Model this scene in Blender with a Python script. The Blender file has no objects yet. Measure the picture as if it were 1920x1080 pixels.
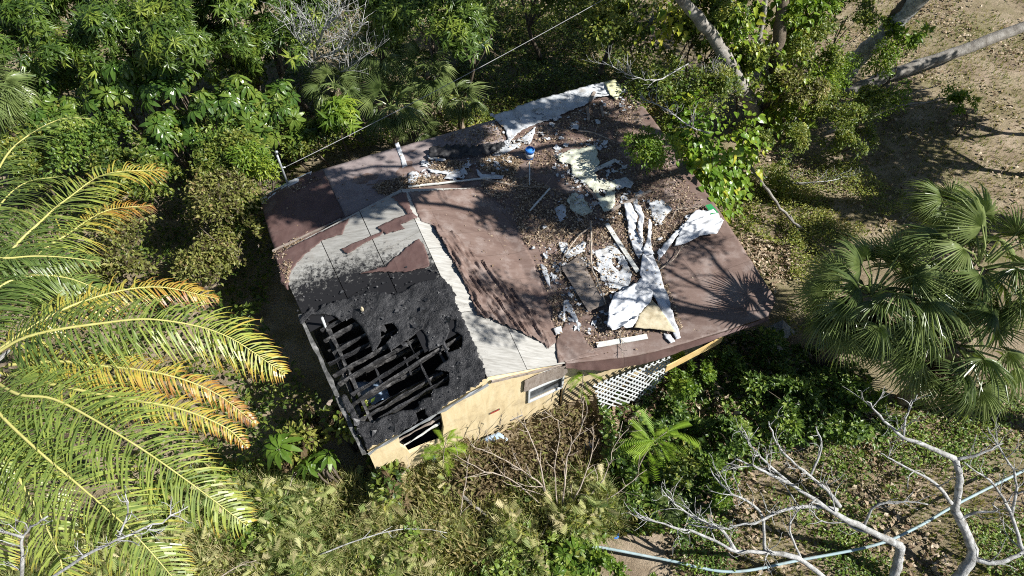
import bpy, math, random
import numpy as np
from mathutils import Matrix, Vector

SC = bpy.context.scene
COL = SC.collection
rng = np.random.default_rng(7)
random.seed(7)
R = math.radians

# ------------------------------------------------------------------ camera, sky, sun, exposure
CAMZ, PITCH, FPX = 18.0, 54.0, 1280.0
cam = bpy.data.cameras.new('camera')
cam.sensor_width = 36.0
cam.lens = 36.0 * FPX / 1920.0
cam.clip_end = 2000
cam_o = bpy.data.objects.new('camera', cam)
cam_o.location = (0, 0, CAMZ)
cam_o.rotation_euler = (R(90 - PITCH), 0, 0)
COL.objects.link(cam_o)
SC.camera = cam_o

SUN_AZ = math.atan2(0.975, -0.22)      # from +Y towards +X
SUN_EL = R(41)
world = bpy.data.worlds.new('World')
SC.world = world
world.use_nodes = True
wn = world.node_tree
sky = wn.nodes.new('ShaderNodeTexSky')
sky.sky_type = 'NISHITA'
sky.sun_disc = False
sky.sun_elevation = SUN_EL
sky.sun_rotation = SUN_AZ
sky.dust_density = 0.3
sky.air_density = 0.9
wn.links.new(sky.outputs[0], wn.nodes['Background'].inputs[0])
wn.nodes['Background'].inputs[1].default_value = 0.05
sd = bpy.data.lights.new('sun', 'SUN')
sd.energy = 5.0
sd.angle = R(0.5)
sd.color = (1.0, 0.975, 0.93)
so = bpy.data.objects.new('sun', sd)
sv = Vector((math.sin(SUN_AZ) * math.cos(SUN_EL), math.cos(SUN_AZ) * math.cos(SUN_EL), math.sin(SUN_EL)))
so.rotation_euler = sv.to_track_quat('Z', 'Y').to_euler()
so.location = (30, -10, 40)
COL.objects.link(so)
SC.view_settings.view_transform = 'Standard'
SC.view_settings.look = 'None'
SC.view_settings.exposure = 0.8
SC.view_settings.gamma = 1.0
SC.view_settings.use_curve_mapping = False
SC.render.film_transparent = False
SC.cycles.max_bounces = 5
SC.cycles.diffuse_bounces = 1
SC.cycles.use_denoising = False
SC.cycles.pixel_filter_type = 'BLACKMAN_HARRIS'
SC.cycles.filter_width = 1.05
SC.cycles.transmission_bounces = 3
SC.cycles.glossy_bounces = 2

# ------------------------------------------------------------------ survey helpers: photo sight line -> a point at a known height
_p = R(PITCH)
FW = np.array([0, math.cos(_p), -math.sin(_p)])
UP = np.array([0, math.sin(_p), math.cos(_p)])
RT = np.array([1.0, 0, 0])
CAM = np.array([0, 0, CAMZ])


def G(u, v, z=0.0):
    d = RT * (u - 960) / FPX + UP * (540 - v) / FPX + FW
    return CAM + d * ((z - CAMZ) / d[2])


def proj(V):
    d = V - CAM
    w = d @ FW
    return np.stack([960 + FPX * (d @ RT) / w, 540 - FPX * (d @ UP) / w], 1)


def path3(nodes):
    return np.array([G(*n) for n in nodes])


def smooth_path(P, n):
    """Catmull-Rom through the nodes."""
    P = np.asarray(P, float)
    Q = np.vstack([2 * P[0] - P[1], P, 2 * P[-1] - P[-2]])
    m = len(P) - 1
    out = []
    for t in np.linspace(0, m - 1e-6, n):
        i = int(t); f = t - i
        a, b, c, d = Q[i:i + 4]
        out.append(.5 * (2 * b + (c - a) * f + (2 * a - 5 * b + 4 * c - d) * f * f + (3 * b - a - 3 * c + d) * f ** 3))
    return np.array(out)


def _hash(ix, iy, iz):
    h = (ix * 374761393 + iy * 668265263 + iz * 2147483647 + 1013904223) & 0xffffffff
    h = ((h ^ (h >> 13)) * 1274126177) & 0xffffffff
    return ((h ^ (h >> 16)) & 0xffff) / 65535.0


def vnoise(x, y, z=0.0):
    x, y = np.asarray(x, float), np.asarray(y, float)
    z = np.zeros_like(x) + z
    ix, iy, iz = np.floor(x).astype(np.int64), np.floor(y).astype(np.int64), np.floor(z).astype(np.int64)
    fx, fy, fz = x - ix, y - iy, z - iz
    s = lambda t: t * t * (3 - 2 * t)
    fx, fy, fz = s(fx), s(fy), s(fz)
    r = 0
    for a in (0, 1):
        for b in (0, 1):
            for c in (0, 1):
                w = (fx if a else 1 - fx) * (fy if b else 1 - fy) * (fz if c else 1 - fz)
                r = r + w * _hash(ix + a, iy + b, iz + c)
    return r


def fbm(x, y, z=0.0, o=4):
    r, a, t = 0, .5, 0
    for i in range(o):
        r = r + a * vnoise(np.asarray(x) * 2 ** i + 17 * i, np.asarray(y) * 2 ** i + 5 * i, z); t += a; a *= .5
    return r / t


def inside(px, py, poly):
    poly = np.asarray(poly)
    c = np.zeros(len(px), bool)
    x0, y0 = poly[:, 0], poly[:, 1]
    x1, y1 = np.roll(x0, -1), np.roll(y0, -1)
    for a, b, c2, d in zip(x0, y0, x1, y1):
        if b == d: continue
        hit = ((b > py) != (d > py)) & (px < (c2 - a) * (py - b) / (d - b) + a)
        c ^= hit
    return c


def near_on(px, py, poly):
    """nearest point on a closed outline for every point"""
    A = np.asarray(poly)[:, :2]; B = np.roll(A, -1, 0)
    P = np.stack([px, py], 1)[:, None, :]
    d = B - A
    L = (d * d).sum(1) + 1e-12
    t = np.clip(((P - A[None]) * d[None]).sum(2) / L, 0, 1)
    C = A[None] + t[..., None] * d[None]
    dd = ((P - C) ** 2).sum(2)
    i = dd.argmin(1)
    k = np.arange(len(px))
    return C[k, i], np.sqrt(dd[k, i])


# ------------------------------------------------------------------ mesh helpers
def link(o, parent=None):
    COL.objects.link(o)
    if parent is not None:
        o.parent = parent
        o.matrix_parent_inverse = Matrix.Translation(-Vector(parent.location))
    return o


def mesh(name, V, F, mat, smooth=False, attrs=None, nsm=None):
    """F: list of (N,k) index arrays"""
    me = bpy.data.meshes.new(name)
    V = np.asarray(V, np.float32)
    F = [np.asarray(f, np.int32) for f in (F if isinstance(F, list) else [F]) if len(f)]
    me.vertices.add(len(V))
    me.vertices.foreach_set('co', V.ravel())
    loops = np.concatenate([f.ravel() for f in F])
    tot = np.concatenate([np.full(len(f), f.shape[1], np.int32) for f in F])
    start = np.concatenate([[0], np.cumsum(tot)[:-1]]).astype(np.int32)
    me.loops.add(len(loops))
    me.loops.foreach_set('vertex_index', loops)
    me.polygons.add(len(tot))
    me.polygons.foreach_set('loop_start', start)
    me.polygons.foreach_set('use_smooth', np.arange(len(tot)) < (nsm or len(tot)) if smooth else np.zeros(len(tot), bool))
    me.update(calc_edges=True)
    for k, a in (attrs or {}).items():
        at = me.attributes.new(k, 'FLOAT', 'POINT')
        at.data.foreach_set('value', np.asarray(a, np.float32))
    if mat is not None:
        me.materials.append(mat)
    return me


class MB:
    def __init__(s): s.V, s.T, s.Q, s.r, s.n = [], [], [], [], 0

    def add(s, V, F, r=0.0):
        V = np.asarray(V, float)
        for f in (F if isinstance(F, list) else [F]):
            f = np.asarray(f)
            if len(f) == 0: continue
            (s.T if f.shape[1] == 3 else s.Q).append(f + s.n)
        s.V.append(V); s.n += len(V)
        s.r.append(np.broadcast_to(np.asarray(r, float), (len(V),)))

    def mesh(s, name, mat, smooth=False):
        F = []
        if s.T: F.append(np.vstack(s.T))
        if s.Q: F.append(np.vstack(s.Q))
        return mesh(name, np.vstack(s.V), F, mat, smooth, {'rnd': np.concatenate(s.r)})

    def build(s, name, mat, parent=None, smooth=False):
        return link(bpy.data.objects.new(name, s.mesh(name, mat, smooth)), parent)


def obj(name, V, F, mat, parent=None, smooth=False, attrs=None, nsm=None):
    return link(bpy.data.objects.new(name, mesh(name, V, F, mat, smooth, attrs, nsm)), parent)


def tag(o, label, cat=None, group=None, kind=None):
    if label: o['label'] = label
    if cat: o['category'] = cat
    if group: o['group'] = group
    if kind: o['kind'] = kind
    return o


def thing(name, label, cat, loc, group=None):
    o = bpy.data.objects.new(name, None)
    o.empty_display_size = .2
    o.location = Vector([float(a) for a in loc])
    COL.objects.link(o)
    return tag(o, label, cat, group)


def unit(v):
    v = np.asarray(v, float)
    return v / (np.linalg.norm(v, axis=-1, keepdims=True) + 1e-12)


def tube(P, rad, sides=6, cap=True):
    P = np.asarray(P, float); n = len(P)
    rad = np.broadcast_to(np.asarray(rad, float), (n,))
    T = unit(np.gradient(P, axis=0))
    a = np.array([0, 0, 1.0]) if abs(T[0][2]) < .9 else np.array([1.0, 0, 0])
    N = unit(np.cross(T[0], a))
    V = []
    th = np.linspace(0, 2 * np.pi, sides, endpoint=False)
    for i in range(n):
        N = unit(N - T[i] * (N @ T[i]))
        B = np.cross(T[i], N)
        V.append(P[i] + rad[i] * (np.cos(th)[:, None] * N + np.sin(th)[:, None] * B))
    V = np.vstack(V)
    k = np.arange(sides); F = []
    for i in range(n - 1):
        F.append(np.stack([i * sides + k, i * sides + (k + 1) % sides, (i + 1) * sides + (k + 1) % sides, (i + 1) * sides + k], 1))
    Q = np.vstack(F)
    T3 = np.zeros((0, 3), int)
    if cap:
        V = np.vstack([V, P[0], P[-1]])
        e = (n - 1) * sides
        T3 = np.vstack([np.stack([np.full(sides, n * sides), (k + 1) % sides, k], 1),
                        np.stack([np.full(sides, n * sides + 1), e + k, e + (k + 1) % sides], 1)])
    return V, [Q, T3]


def box(p, q, w, h, up=(0, 0, 1), seg=1, wob=0.0, taper=1.0):
    """a beam from p to q"""
    p, q = np.asarray(p, float), np.asarray(q, float)
    t = unit(q - p); s = unit(np.cross(t, up)); u = np.cross(s, t)
    V = []
    for i in range(seg + 1):
        f = i / seg
        c = p + (q - p) * f
        k = 1 + (taper - 1) * f
        for a, b in ((-1, -1), (1, -1), (1, 1), (-1, 1)):
            V.append(c + s * a * w * .5 * k + u * b * h * .5 * k + (rng.normal(0, wob, 3) if wob else 0))
    F = [[0, 1, 2, 3], [seg * 4 + 3, seg * 4 + 2, seg * 4 + 1, seg * 4]]
    for i in range(seg):
        for k in range(4):
            a, b = i * 4 + k, i * 4 + (k + 1) % 4
            F.append([a, a + 4, b + 4, b])
    return np.array(V), np.array(F)


def frames(Y, roll=None, up=None):
    """rotation matrices whose y column is the leaf direction, z its upper face"""
    Y = unit(Y); n = len(Y)
    U = np.tile([0, 0, 1.0], (n, 1)) if up is None else np.asarray(up)
    U = U + rng.normal(0, .001, (n, 3))
    X = unit(np.cross(Y, U)); Z = np.cross(X, Y)
    if roll is not None:
        c, s = np.cos(roll)[:, None], np.sin(roll)[:, None]
        X, Z = X * c + Z * s, Z * c - X * s
    return np.stack([X, Y, Z], 2)


def scatter(mb, tmpl, M, pos, scale, rnd, tr=None):
    TV, TF = tmpl[0], tmpl[1]
    n, k = len(pos), len(TV)
    V = np.einsum('nij,kj->nki', M, TV) * np.asarray(scale).reshape(-1, 1, 1) + pos[:, None, :]
    F = [(f[None] + (np.arange(n) * k)[:, None, None]).reshape(-1, f.shape[1]) for f in (TF if isinstance(TF, list) else [TF])]
    r = np.repeat(rnd, k)
    if tr is not None: r = r + np.tile(tr, n)
    mb.add(V.reshape(-1, 3), F, r)


# leaf templates (length 1 along +y)
def t_leaf(w=.2, fold=.06, droop=.15):
    V = np.array([[0, 0, 0], [-w, .42, fold], [0, .45, 0], [w, .42, fold], [0, 1, -droop]])
    return V, np.array([[0, 2, 1], [0, 3, 2], [1, 2, 4], [2, 3, 4]])


def t_long(w=.09, droop=.35, fold=.03):
    V = np.array([[0, 0, 0], [-w, .3, fold], [0, .32, .05], [w, .3, fold], [-w * .85, .68, fold - droop * .35], [0, .68, -droop * .38], [w * .85, .68, fold - droop * .35], [0, 1, -droop]])
    return V, [np.array([[0, 2, 1], [0, 3, 2], [4, 5, 7], [5, 6, 7]]), np.array([[1, 2, 5, 4], [2, 3, 6, 5]])]


def combine(parts):
    mb = MB()
    for V, F in parts: mb.add(V, F)
    F = []
    if mb.T: F.append(np.vstack(mb.T))
    if mb.Q: F.append(np.vstack(mb.Q))
    return np.vstack(mb.V), F


def t_whorl(n=8, leaf=None, lift=.3, seed=1):
    r = np.random.default_rng(seed)
    leaf = leaf or t_long()
    parts = []
    for i in range(n):
        a = 2 * np.pi * i / n + r.normal(0, .25)
        el = lift + r.normal(0, .25)
        Y = np.array([[math.cos(a) * math.cos(el), math.sin(a) * math.cos(el), math.sin(el)]])
        parts.append((leaf[0] @ frames(Y)[0].T * r.uniform(.7, 1.1), leaf[1]))
    return combine(parts)


def t_pinnate(n=11, lw=.012, ll=.16, droop=.2):
    """a feathery frond: thin stalk and narrow leaflets"""
    V, F = [], []
    k = 0
    for i in range(n):
        y = .12 + .88 * i / (n - 1)
        l = ll * (math.sin(math.pi * min(1, .25 + .75 * (1 - i / n))) * .8 + .25)
        z = -droop * y * y
        for s in (-1, 1):
            V += [[0, y - lw * 1.3, z], [0, y + lw * 1.3, z], [s * l, y + .05 + lw * .4, z - .02]]
            F.append([k, k + 1, k + 2] if s < 0 else [k, k + 2, k + 1]); k += 3
    V += [[-.006, 0, 0], [.006, 0, 0], [.003, 1, -droop], [-.003, 1, -droop]]
    return np.array(V), [np.array(F), np.array([[k, k + 1, k + 2, k + 3]])]


def t_tuft(n=7, seed=2, w=.035, lean=.5):
    r = np.random.default_rng(seed)
    V, F = [], []
    for i in range(n):
        a = r.uniform(0, 6.28); l = r.uniform(.5, 1); o = r.uniform(.2, 1) * lean
        d = np.array([math.cos(a), math.sin(a), 0]); s = np.array([-d[1], d[0], 0]) * w
        b = d * r.uniform(0, .15)
        m = b + d * o * .4 * l + np.array([0, 0, .6 * l]); t = b + d * o * l + np.array([0, 0, .85 * l])
        k = len(V)
        V += [b - s, b + s, m + s * .8, m - s * .8, t]
        F += [[k, k + 1, k + 2], [k, k + 2, k + 3], [k + 3, k + 2, k + 4]]
    return np.array(V), np.array(F)


# ------------------------------------------------------------------ materials
def newmat(name):
    m = bpy.data.materials.new(name); m.use_nodes = True
    nt = m.node_tree
    return m, nt, nt.nodes, nt.links, nt.nodes['Principled BSDF']


def ramp(nt, cols):
    n = nt.nodes.new('ShaderNodeValToRGB')
    e = n.color_ramp.elements
    while len(e) > 1: e.remove(e[-1])
    e[0].position = cols[0][0]; e[0].color = (*cols[0][1], 1)
    for p, c in cols[1:]:
        x = e.new(p); x.color = (*c, 1)
    return n


def even(*cols):
    n = len(cols)
    return [(i / max(1, n - 1), c) for i, c in enumerate(cols)]


def nz(nt, scale, detail=6, rough=.6, vec=None, dist=0.0):
    n = nt.nodes.new('ShaderNodeTexNoise')
    n.inputs['Scale'].default_value = scale
    n.inputs['Detail'].default_value = detail
    n.inputs['Roughness'].default_value = rough
    n.inputs['Distortion'].default_value = dist
    if vec is not None: nt.links.new(vec, n.inputs['Vector'])
    return n


def math_n(nt, op, a, b):
    n = nt.nodes.new('ShaderNodeMath'); n.operation = op
    for i, x in enumerate((a, b)):
        if isinstance(x, (int, float)): n.inputs[i].default_value = x
        else: nt.links.new(x, n.inputs[i])
    return n.outputs[0]


def mixc(nt, fac, a, b, mode='MIX'):
    n = nt.nodes.new('ShaderNodeMix'); n.data_type = 'RGBA'; n.blend_type = mode
    if isinstance(fac, (int, float)): n.inputs[0].default_value = fac
    else: nt.links.new(fac, n.inputs[0])
    for i, x in ((6, a), (7, b)):
        if isinstance(x, tuple): n.inputs[i].default_value = (*x, 1)
        else: nt.links.new(x, n.inputs[i])
    return n.outputs[2]


def pmat(name, cols, scale=3.0, detail=8, rough=.75, spec=.25, bump=0.0, bscale=30.0, stretch=None, metallic=0.0, blotch=None, seams=None):
    """noise-driven colours: cols over a contrast-stretched noise; blotch = (colour, scale, amount) of dirt"""
    m, nt, N, L, b = newmat(name)
    tc = N.new('ShaderNodeTexCoord')
    vec = tc.outputs['Object']
    if stretch:
        mp = N.new('ShaderNodeMapping'); mp.inputs['Scale'].default_value = stretch[:3]
        if len(stretch) > 3: mp.inputs['Rotation'].default_value = (0, 0, stretch[3])
        L.new(vec, mp.inputs['Vector']); vec2 = mp.outputs[0]
    else: vec2 = vec
    n = nz(nt, scale, detail, .65, vec2)
    mr = N.new('ShaderNodeMapRange'); mr.inputs[1].default_value = .3; mr.inputs[2].default_value = .7
    L.new(n.outputs['Fac'], mr.inputs[0])
    r = ramp(nt, cols); L.new(mr.outputs[0], r.inputs[0])
    c = r.outputs[0]
    if blotch:
        n2 = nz(nt, blotch[1], 7, .7, vec)
        mr2 = N.new('ShaderNodeMapRange'); mr2.inputs[1].default_value = .5; mr2.inputs[2].default_value = .68; mr2.inputs[4].default_value = blotch[2]
        L.new(n2.outputs['Fac'], mr2.inputs[0])
        c = mixc(nt, mr2.outputs[0], c, blotch[0])
    if seams:
        bk = N.new('ShaderNodeTexBrick'); mp2 = N.new('ShaderNodeMapping'); mp2.inputs['Rotation'].default_value = (0, 0, seams)
        L.new(vec, mp2.inputs['Vector']); L.new(mp2.outputs[0], bk.inputs['Vector'])
        bk.inputs['Scale'].default_value = 1.0; bk.inputs['Mortar Size'].default_value = .012; bk.inputs['Mortar Smooth'].default_value = .4
        bk.inputs['Brick Width'].default_value = 3.1; bk.inputs['Row Height'].default_value = .95
        bk.inputs['Color1'].default_value = (.93, .93, .93, 1); bk.inputs['Color2'].default_value = (1.06, 1.05, 1.05, 1); bk.inputs['Mortar'].default_value = (.75, .74, .73, 1)
        c = mixc(nt, 1.0, c, bk.outputs['Color'], 'MULTIPLY')
    L.new(c, b.inputs['Base Color'])
    b.inputs['Roughness'].default_value = rough
    b.inputs['Specular IOR Level'].default_value = spec
    b.inputs['Metallic'].default_value = metallic
    if bump:
        bn = nz(nt, bscale, 6, .7, vec2)
        bp = N.new('ShaderNodeBump'); bp.inputs['Strength'].default_value = bump; bp.inputs['Distance'].default_value = .03
        L.new(bn.outputs['Fac'], bp.inputs['Height']); L.new(bp.outputs[0], b.inputs['Normal'])
    return m


def leafmat(name, cols, trans=.3, rough=.42, spec=.4, orand=0.0, gain=1.15):
    """colour by each leaf's own random value; thin leaves let light through"""
    m, nt, N, L, b = newmat(name)
    at = N.new('ShaderNodeAttribute'); at.attribute_name = 'rnd'
    f = at.outputs['Fac']
    if orand:
        oi = N.new('ShaderNodeObjectInfo')
        f = math_n(nt, 'ADD', math_n(nt, 'MULTIPLY', f, 1 - orand), math_n(nt, 'MULTIPLY', oi.outputs['Random'], orand))
    tc = N.new('ShaderNodeTexCoord')
    n = nz(nt, 9, 3, .6, tc.outputs['Object'])
    f = math_n(nt, 'ADD', f, math_n(nt, 'MULTIPLY', math_n(nt, 'SUBTRACT', n.outputs['Fac'], .5), .35))
    r = ramp(nt, [(p, tuple(min(.75, x * gain) for x in c)) for p, c in cols]); L.new(f, r.inputs[0])
    L.new(r.outputs[0], b.inputs['Base Color'])
    b.inputs['Roughness'].default_value = rough
    b.inputs['Specular IOR Level'].default_value = spec
    if trans:
        t = N.new('ShaderNodeBsdfTranslucent')
        tcl = mixc(nt, 1.0, r.outputs[0], (1.25, 1.3, .6), 'MULTIPLY')
        L.new(tcl, t.inputs[0])
        mx = N.new('ShaderNodeMixShader'); mx.inputs[0].default_value = trans
        L.new(b.outputs[0], mx.inputs[1]); L.new(t.outputs[0], mx.inputs[2])
        L.new(mx.outputs[0], N['Material Output'].inputs['Surface'])
    return m


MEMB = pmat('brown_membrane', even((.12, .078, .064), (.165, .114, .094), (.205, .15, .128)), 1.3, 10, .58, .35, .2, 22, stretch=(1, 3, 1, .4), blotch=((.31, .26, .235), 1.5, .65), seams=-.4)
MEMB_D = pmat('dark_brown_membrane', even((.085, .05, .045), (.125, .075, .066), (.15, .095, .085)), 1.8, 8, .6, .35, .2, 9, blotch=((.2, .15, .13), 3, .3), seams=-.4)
MEMB_G = pmat('faded_membrane', even((.21, .17, .165), (.27, .225, .215), (.31, .265, .25)), 1.6, 8, .65, .3, .12, 12, blotch=((.16, .11, .1), 2.6, .5), seams=-.4)
YEL = pmat('yellow_siding', even((.55, .43, .25), (.68, .55, .33), (.73, .61, .4)), 3, 9, .7, .2, .1, 20, stretch=(2.5, 2.5, .4), blotch=((.36, .28, .17), 1.5, .6))
YEL_B = pmat('yellow_fascia', even((.55, .38, .15), (.7, .52, .24)), 5, 8, .7, .2, .1, 20)
WHITE = pmat('white_sheet', even((.4, .43, .46), (.55, .57, .59), (.66, .66, .66)), 3.5, 8, .6, .3, .12, 9, blotch=((.27, .25, .22), 2.6, .85))
CLOTH = pmat('white_tarp', even((.5, .52, .55), (.62, .64, .67), (.72, .72, .72)), 3, 6, .7, .2, .1, 7, blotch=((.38, .36, .33), 2.2, .5))
FOAM = pmat('pale_foam', even((.5, .53, .42), (.66, .68, .54), (.74, .74, .6)), 5, 8, .9, .1, .6, 22, blotch=((.27, .24, .18), 3.5, .8))
FOAM_Y = pmat('yellow_foam', even((.55, .52, .27), (.7, .68, .4), (.74, .73, .5)), 5, 8, .9, .1, .6, 22, blotch=((.36, .3, .2), 6, .4))
TAN = pmat('tan_foam', even((.33, .27, .17), (.48, .42, .29), (.55, .49, .37)), 5, 8, .9, .1, .3, 16, blotch=((.3, .22, .11), 4, .5))
WOODW = pmat('white_board', even((.55, .56, .52), (.68, .68, .64)), 6, 8, .7, .2, .2, 20, blotch=((.35, .31, .26), 5, .5))
WOODB = pmat('weathered_board', even((.19, .15, .12), (.3, .25, .21), (.36, .31, .27)), 5, 8, .85, .1, .3, 20, stretch=(1, 6, 1, .5))
TWIG = pmat('dry_twig', even((.2, .16, .12), (.36, .3, .24), (.46, .41, .35)), 7, 6, .9, .1)
BARK = pmat('grey_bark', even((.14, .125, .11), (.27, .25, .22), (.4, .38, .35)), 4, 8, .9, .1, .8, 14)
BARKD = pmat('dark_bark', even((.07, .055, .04), (.13, .105, .08), (.2, .17, .13)), 5, 8, .9, .1, .7, 16)
PALE = pmat('pale_dead_wood', even((.22, .21, .19), (.4, .4, .385), (.6, .6, .585)), 7, 10, .9, .1, 1.0, 22, blotch=((.13, .12, .1), 6, .75))
GLASS = pmat('window_glass', even((.03, .035, .04), (.12, .13, .14)), 4, 5, .2, .35)
WPAINT = pmat('white_paint', even((.5, .52, .52), (.66, .68, .68)), 5, 6, .55, .3, blotch=((.3, .29, .26), 2.5, .6))
BLUE = pmat('blue_plastic', even((.02, .12, .42), (.04, .18, .52)), 5, 4, .35, .5)
BLUE_IN = pmat('blue_lid', even((.03, .2, .6), (.05, .27, .7)), 5, 4, .4, .5)
GREEN = pmat('green_sheet', even((.02, .22, .07), (.04, .3, .1)), 6, 6, .5, .4)
PIPE = pmat('pale_blue_pipe', even((.25, .35, .37), (.4, .5, .52)), 2, 6, .6, .3, blotch=((.25, .24, .2), 3, .7))
CONC = pmat('concrete', even((.22, .21, .2), (.33, .32, .3), (.4, .39, .37)), 4, 8, .9, .15, .5, 20)
RED = pmat('red_paint', even((.3, .03, .02), (.4, .06, .04)), 8, 4, .6, .3)
METAL = pmat('grey_metal', even((.34, .36, .38), (.5, .52, .54)), 4, 6, .45, .5, metallic=.5)
WIRE = pmat('grey_cable', even((.25, .25, .25), (.36, .36, .36)), 4, 2, .5, .4)
INT = pmat('sooty_interior', even((.012, .012, .012), (.03, .028, .026), (.06, .055, .05)), 3, 8, .9, .1, .6, 12)
BLUE_S = pmat('pale_blue_plastic_sheet', even((.2, .3, .45), (.45, .55, .68)), 2.5, 5, .3, .5)


def char_mat():
    m, nt, N, L, b = newmat('charred_wood')
    tc = N.new('ShaderNodeTexCoord')
    n = nz(nt, 5, 9, .75, tc.outputs['Object'])
    v = N.new('ShaderNodeTexVoronoi'); v.inputs['Scale'].default_value = 11
    nd = nz(nt, 3, 4, .6, tc.outputs['Object']); va = N.new('ShaderNodeVectorMath'); va.operation = 'MULTIPLY_ADD'
    L.new(nd.outputs['Color'], va.inputs[0]); va.inputs[1].default_value = (.5, .5, .5); L.new(tc.outputs['Object'], va.inputs[2]); L.new(va.outputs[0], v.inputs['Vector'])
    v.feature = 'DISTANCE_TO_EDGE'
    r = ramp(nt, [(0, (.008, .008, .009)), (.5, (.016, .016, .018)), (.7, (.03, .03, .032)), (.85, (.09, .09, .09))])
    L.new(n.outputs['Fac'], r.inputs[0])
    n6 = nz(nt, 1.1, 8, .75, tc.outputs['Object'])
    mr = N.new('ShaderNodeMapRange'); mr.inputs[1].default_value = .45; mr.inputs[2].default_value = .72; mr.inputs[4].default_value = .8
    L.new(n6.outputs['Fac'], mr.inputs[0])
    L.new(mixc(nt, mr.outputs[0], r.outputs[0], (.095, .094, .096)), b.inputs['Base Color'])
    b.inputs['Roughness'].default_value = .5
    b.inputs['Specular IOR Level'].default_value = .4
    h = math_n(nt, 'ADD', math_n(nt, 'MULTIPLY', n.outputs['Fac'], 1.8), math_n(nt, 'MINIMUM', math_n(nt, 'MULTIPLY', v.outputs['Distance'], 1.6), .22))
    bp = N.new('ShaderNodeBump'); bp.inputs['Strength'].default_value = .75; bp.inputs['Distance'].default_value = .05
    L.new(h, bp.inputs['Height']); L.new(bp.outputs[0], b.inputs['Normal'])
    return m


CHAR = char_mat()
ASH = pmat('ashy_char', even((.012, .012, .013), (.035, .034, .034), (.16, .155, .15)), 6, 9, .55, .4, .9, 16)


def ply_mat():
    """grey weathered plywood, sooted where the fire reached (attribute soot)"""
    m, nt, N, L, b = newmat('weathered_plywood')
    tc = N.new('ShaderNodeTexCoord')
    mp = N.new('ShaderNodeMapping'); mp.inputs['Rotation'].default_value = (0, 0, -.46); mp.inputs['Scale'].default_value = (1.2, 9, 1)
    L.new(tc.outputs['Object'], mp.inputs['Vector'])
    n = nz(nt, 2.0, 8, .65, mp.outputs[0])
    r = ramp(nt, [(.3, (.26, .25, .225)), (.5, (.37, .36, .33)), (.7, (.46, .45, .42))])
    L.new(n.outputs['Fac'], r.inputs[0])
    n2 = nz(nt, 1.3, 8, .7, tc.outputs['Object'])
    oi = N.new('ShaderNodeObjectInfo')
    tone = math_n(nt, 'ADD', .86, math_n(nt, 'MULTIPLY', oi.outputs['Random'], .2))
    cmb = N.new('ShaderNodeCombineColor')
    for i in range(3): L.new(tone, cmb.inputs[i])
    c = mixc(nt, 1.0, r.outputs[0], cmb.outputs[0], 'MULTIPLY')
    st = N.new('ShaderNodeMapRange'); st.inputs[1].default_value = .52; st.inputs[2].default_value = .7; st.inputs[4].default_value = .5
    L.new(n2.outputs['Fac'], st.inputs[0])
    c = mixc(nt, st.outputs[0], c, (.25, .22, .19))
    at = N.new('ShaderNodeAttribute'); at.attribute_name = 'soot'
    n3 = nz(nt, 7, 9, .8, tc.outputs['Object'])
    s = math_n(nt, 'ADD', at.outputs['Fac'], math_n(nt, 'MULTIPLY', math_n(nt, 'SUBTRACT', n3.outputs['Fac'], .5), 1.9))
    mr = N.new('ShaderNodeMapRange'); mr.inputs[1].default_value = .42; mr.inputs[2].default_value = .72
    L.new(s, mr.inputs[0])
    c = mixc(nt, mr.outputs[0], c, (.018, .018, .02))
    L.new(c, b.inputs['Base Color'])
    b.inputs['Roughness'].default_value = .85
    b.inputs['Specular IOR Level'].default_value = .15
    bp = N.new('ShaderNodeBump'); bp.inputs['Strength'].default_value = .25; bp.inputs['Distance'].default_value = .02
    L.new(n.outputs['Fac'], bp.inputs['Height']); L.new(bp.outputs[0], b.inputs['Normal'])
    return m


PLY = ply_mat()


def ground_mat():
    m, nt, N, L, b = newmat('dry_soil')
    tc = N.new('ShaderNodeTexCoord')
    n = nz(nt, .9, 10, .7, tc.outputs['Object'])
    r = ramp(nt, [(.3, (.15, .115, .08)), (.45, (.3, .24, .17)), (.58, (.42, .345, .255)), (.75, (.54, .46, .36))])
    L.new(n.outputs['Fac'], r.inputs[0])
    n2 = nz(nt, .35, 9, .75, tc.outputs['Object'])
    mr = N.new('ShaderNodeMapRange'); mr.inputs[1].default_value = .42; mr.inputs[2].default_value = .62; mr.inputs[4].default_value = 1.3
    L.new(n2.outputs['Fac'], mr.inputs[0])
    n4 = nz(nt, 14, 5, .8, tc.outputs['Object'])
    f = math_n(nt, 'MULTIPLY', mr.outputs[0], n4.outputs['Fac'])
    c = mixc(nt, f, r.outputs[0], (.17, .17, .065))
    n5 = nz(nt, 40, 4, .8, tc.outputs['Object'])
    r5 = ramp(nt, [(.35, (.55, .55, .55)), (.65, (1.3, 1.25, 1.2))]); L.new(n5.outputs['Fac'], r5.inputs[0])
    c = mixc(nt, 1.0, c, r5.outputs[0], 'MULTIPLY')
    L.new(c, b.inputs['Base Color'])
    b.inputs['Roughness'].default_value = .95
    b.inputs['Specular IOR Level'].default_value = .1
    bp = N.new('ShaderNodeBump'); bp.inputs['Strength'].default_value = .8; bp.inputs['Distance'].default_value = .06
    L.new(math_n(nt, 'ADD', n4.outputs['Fac'], n5.outputs['Fac']), bp.inputs['Height']); L.new(bp.outputs[0], b.inputs['Normal'])
    return m


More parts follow.
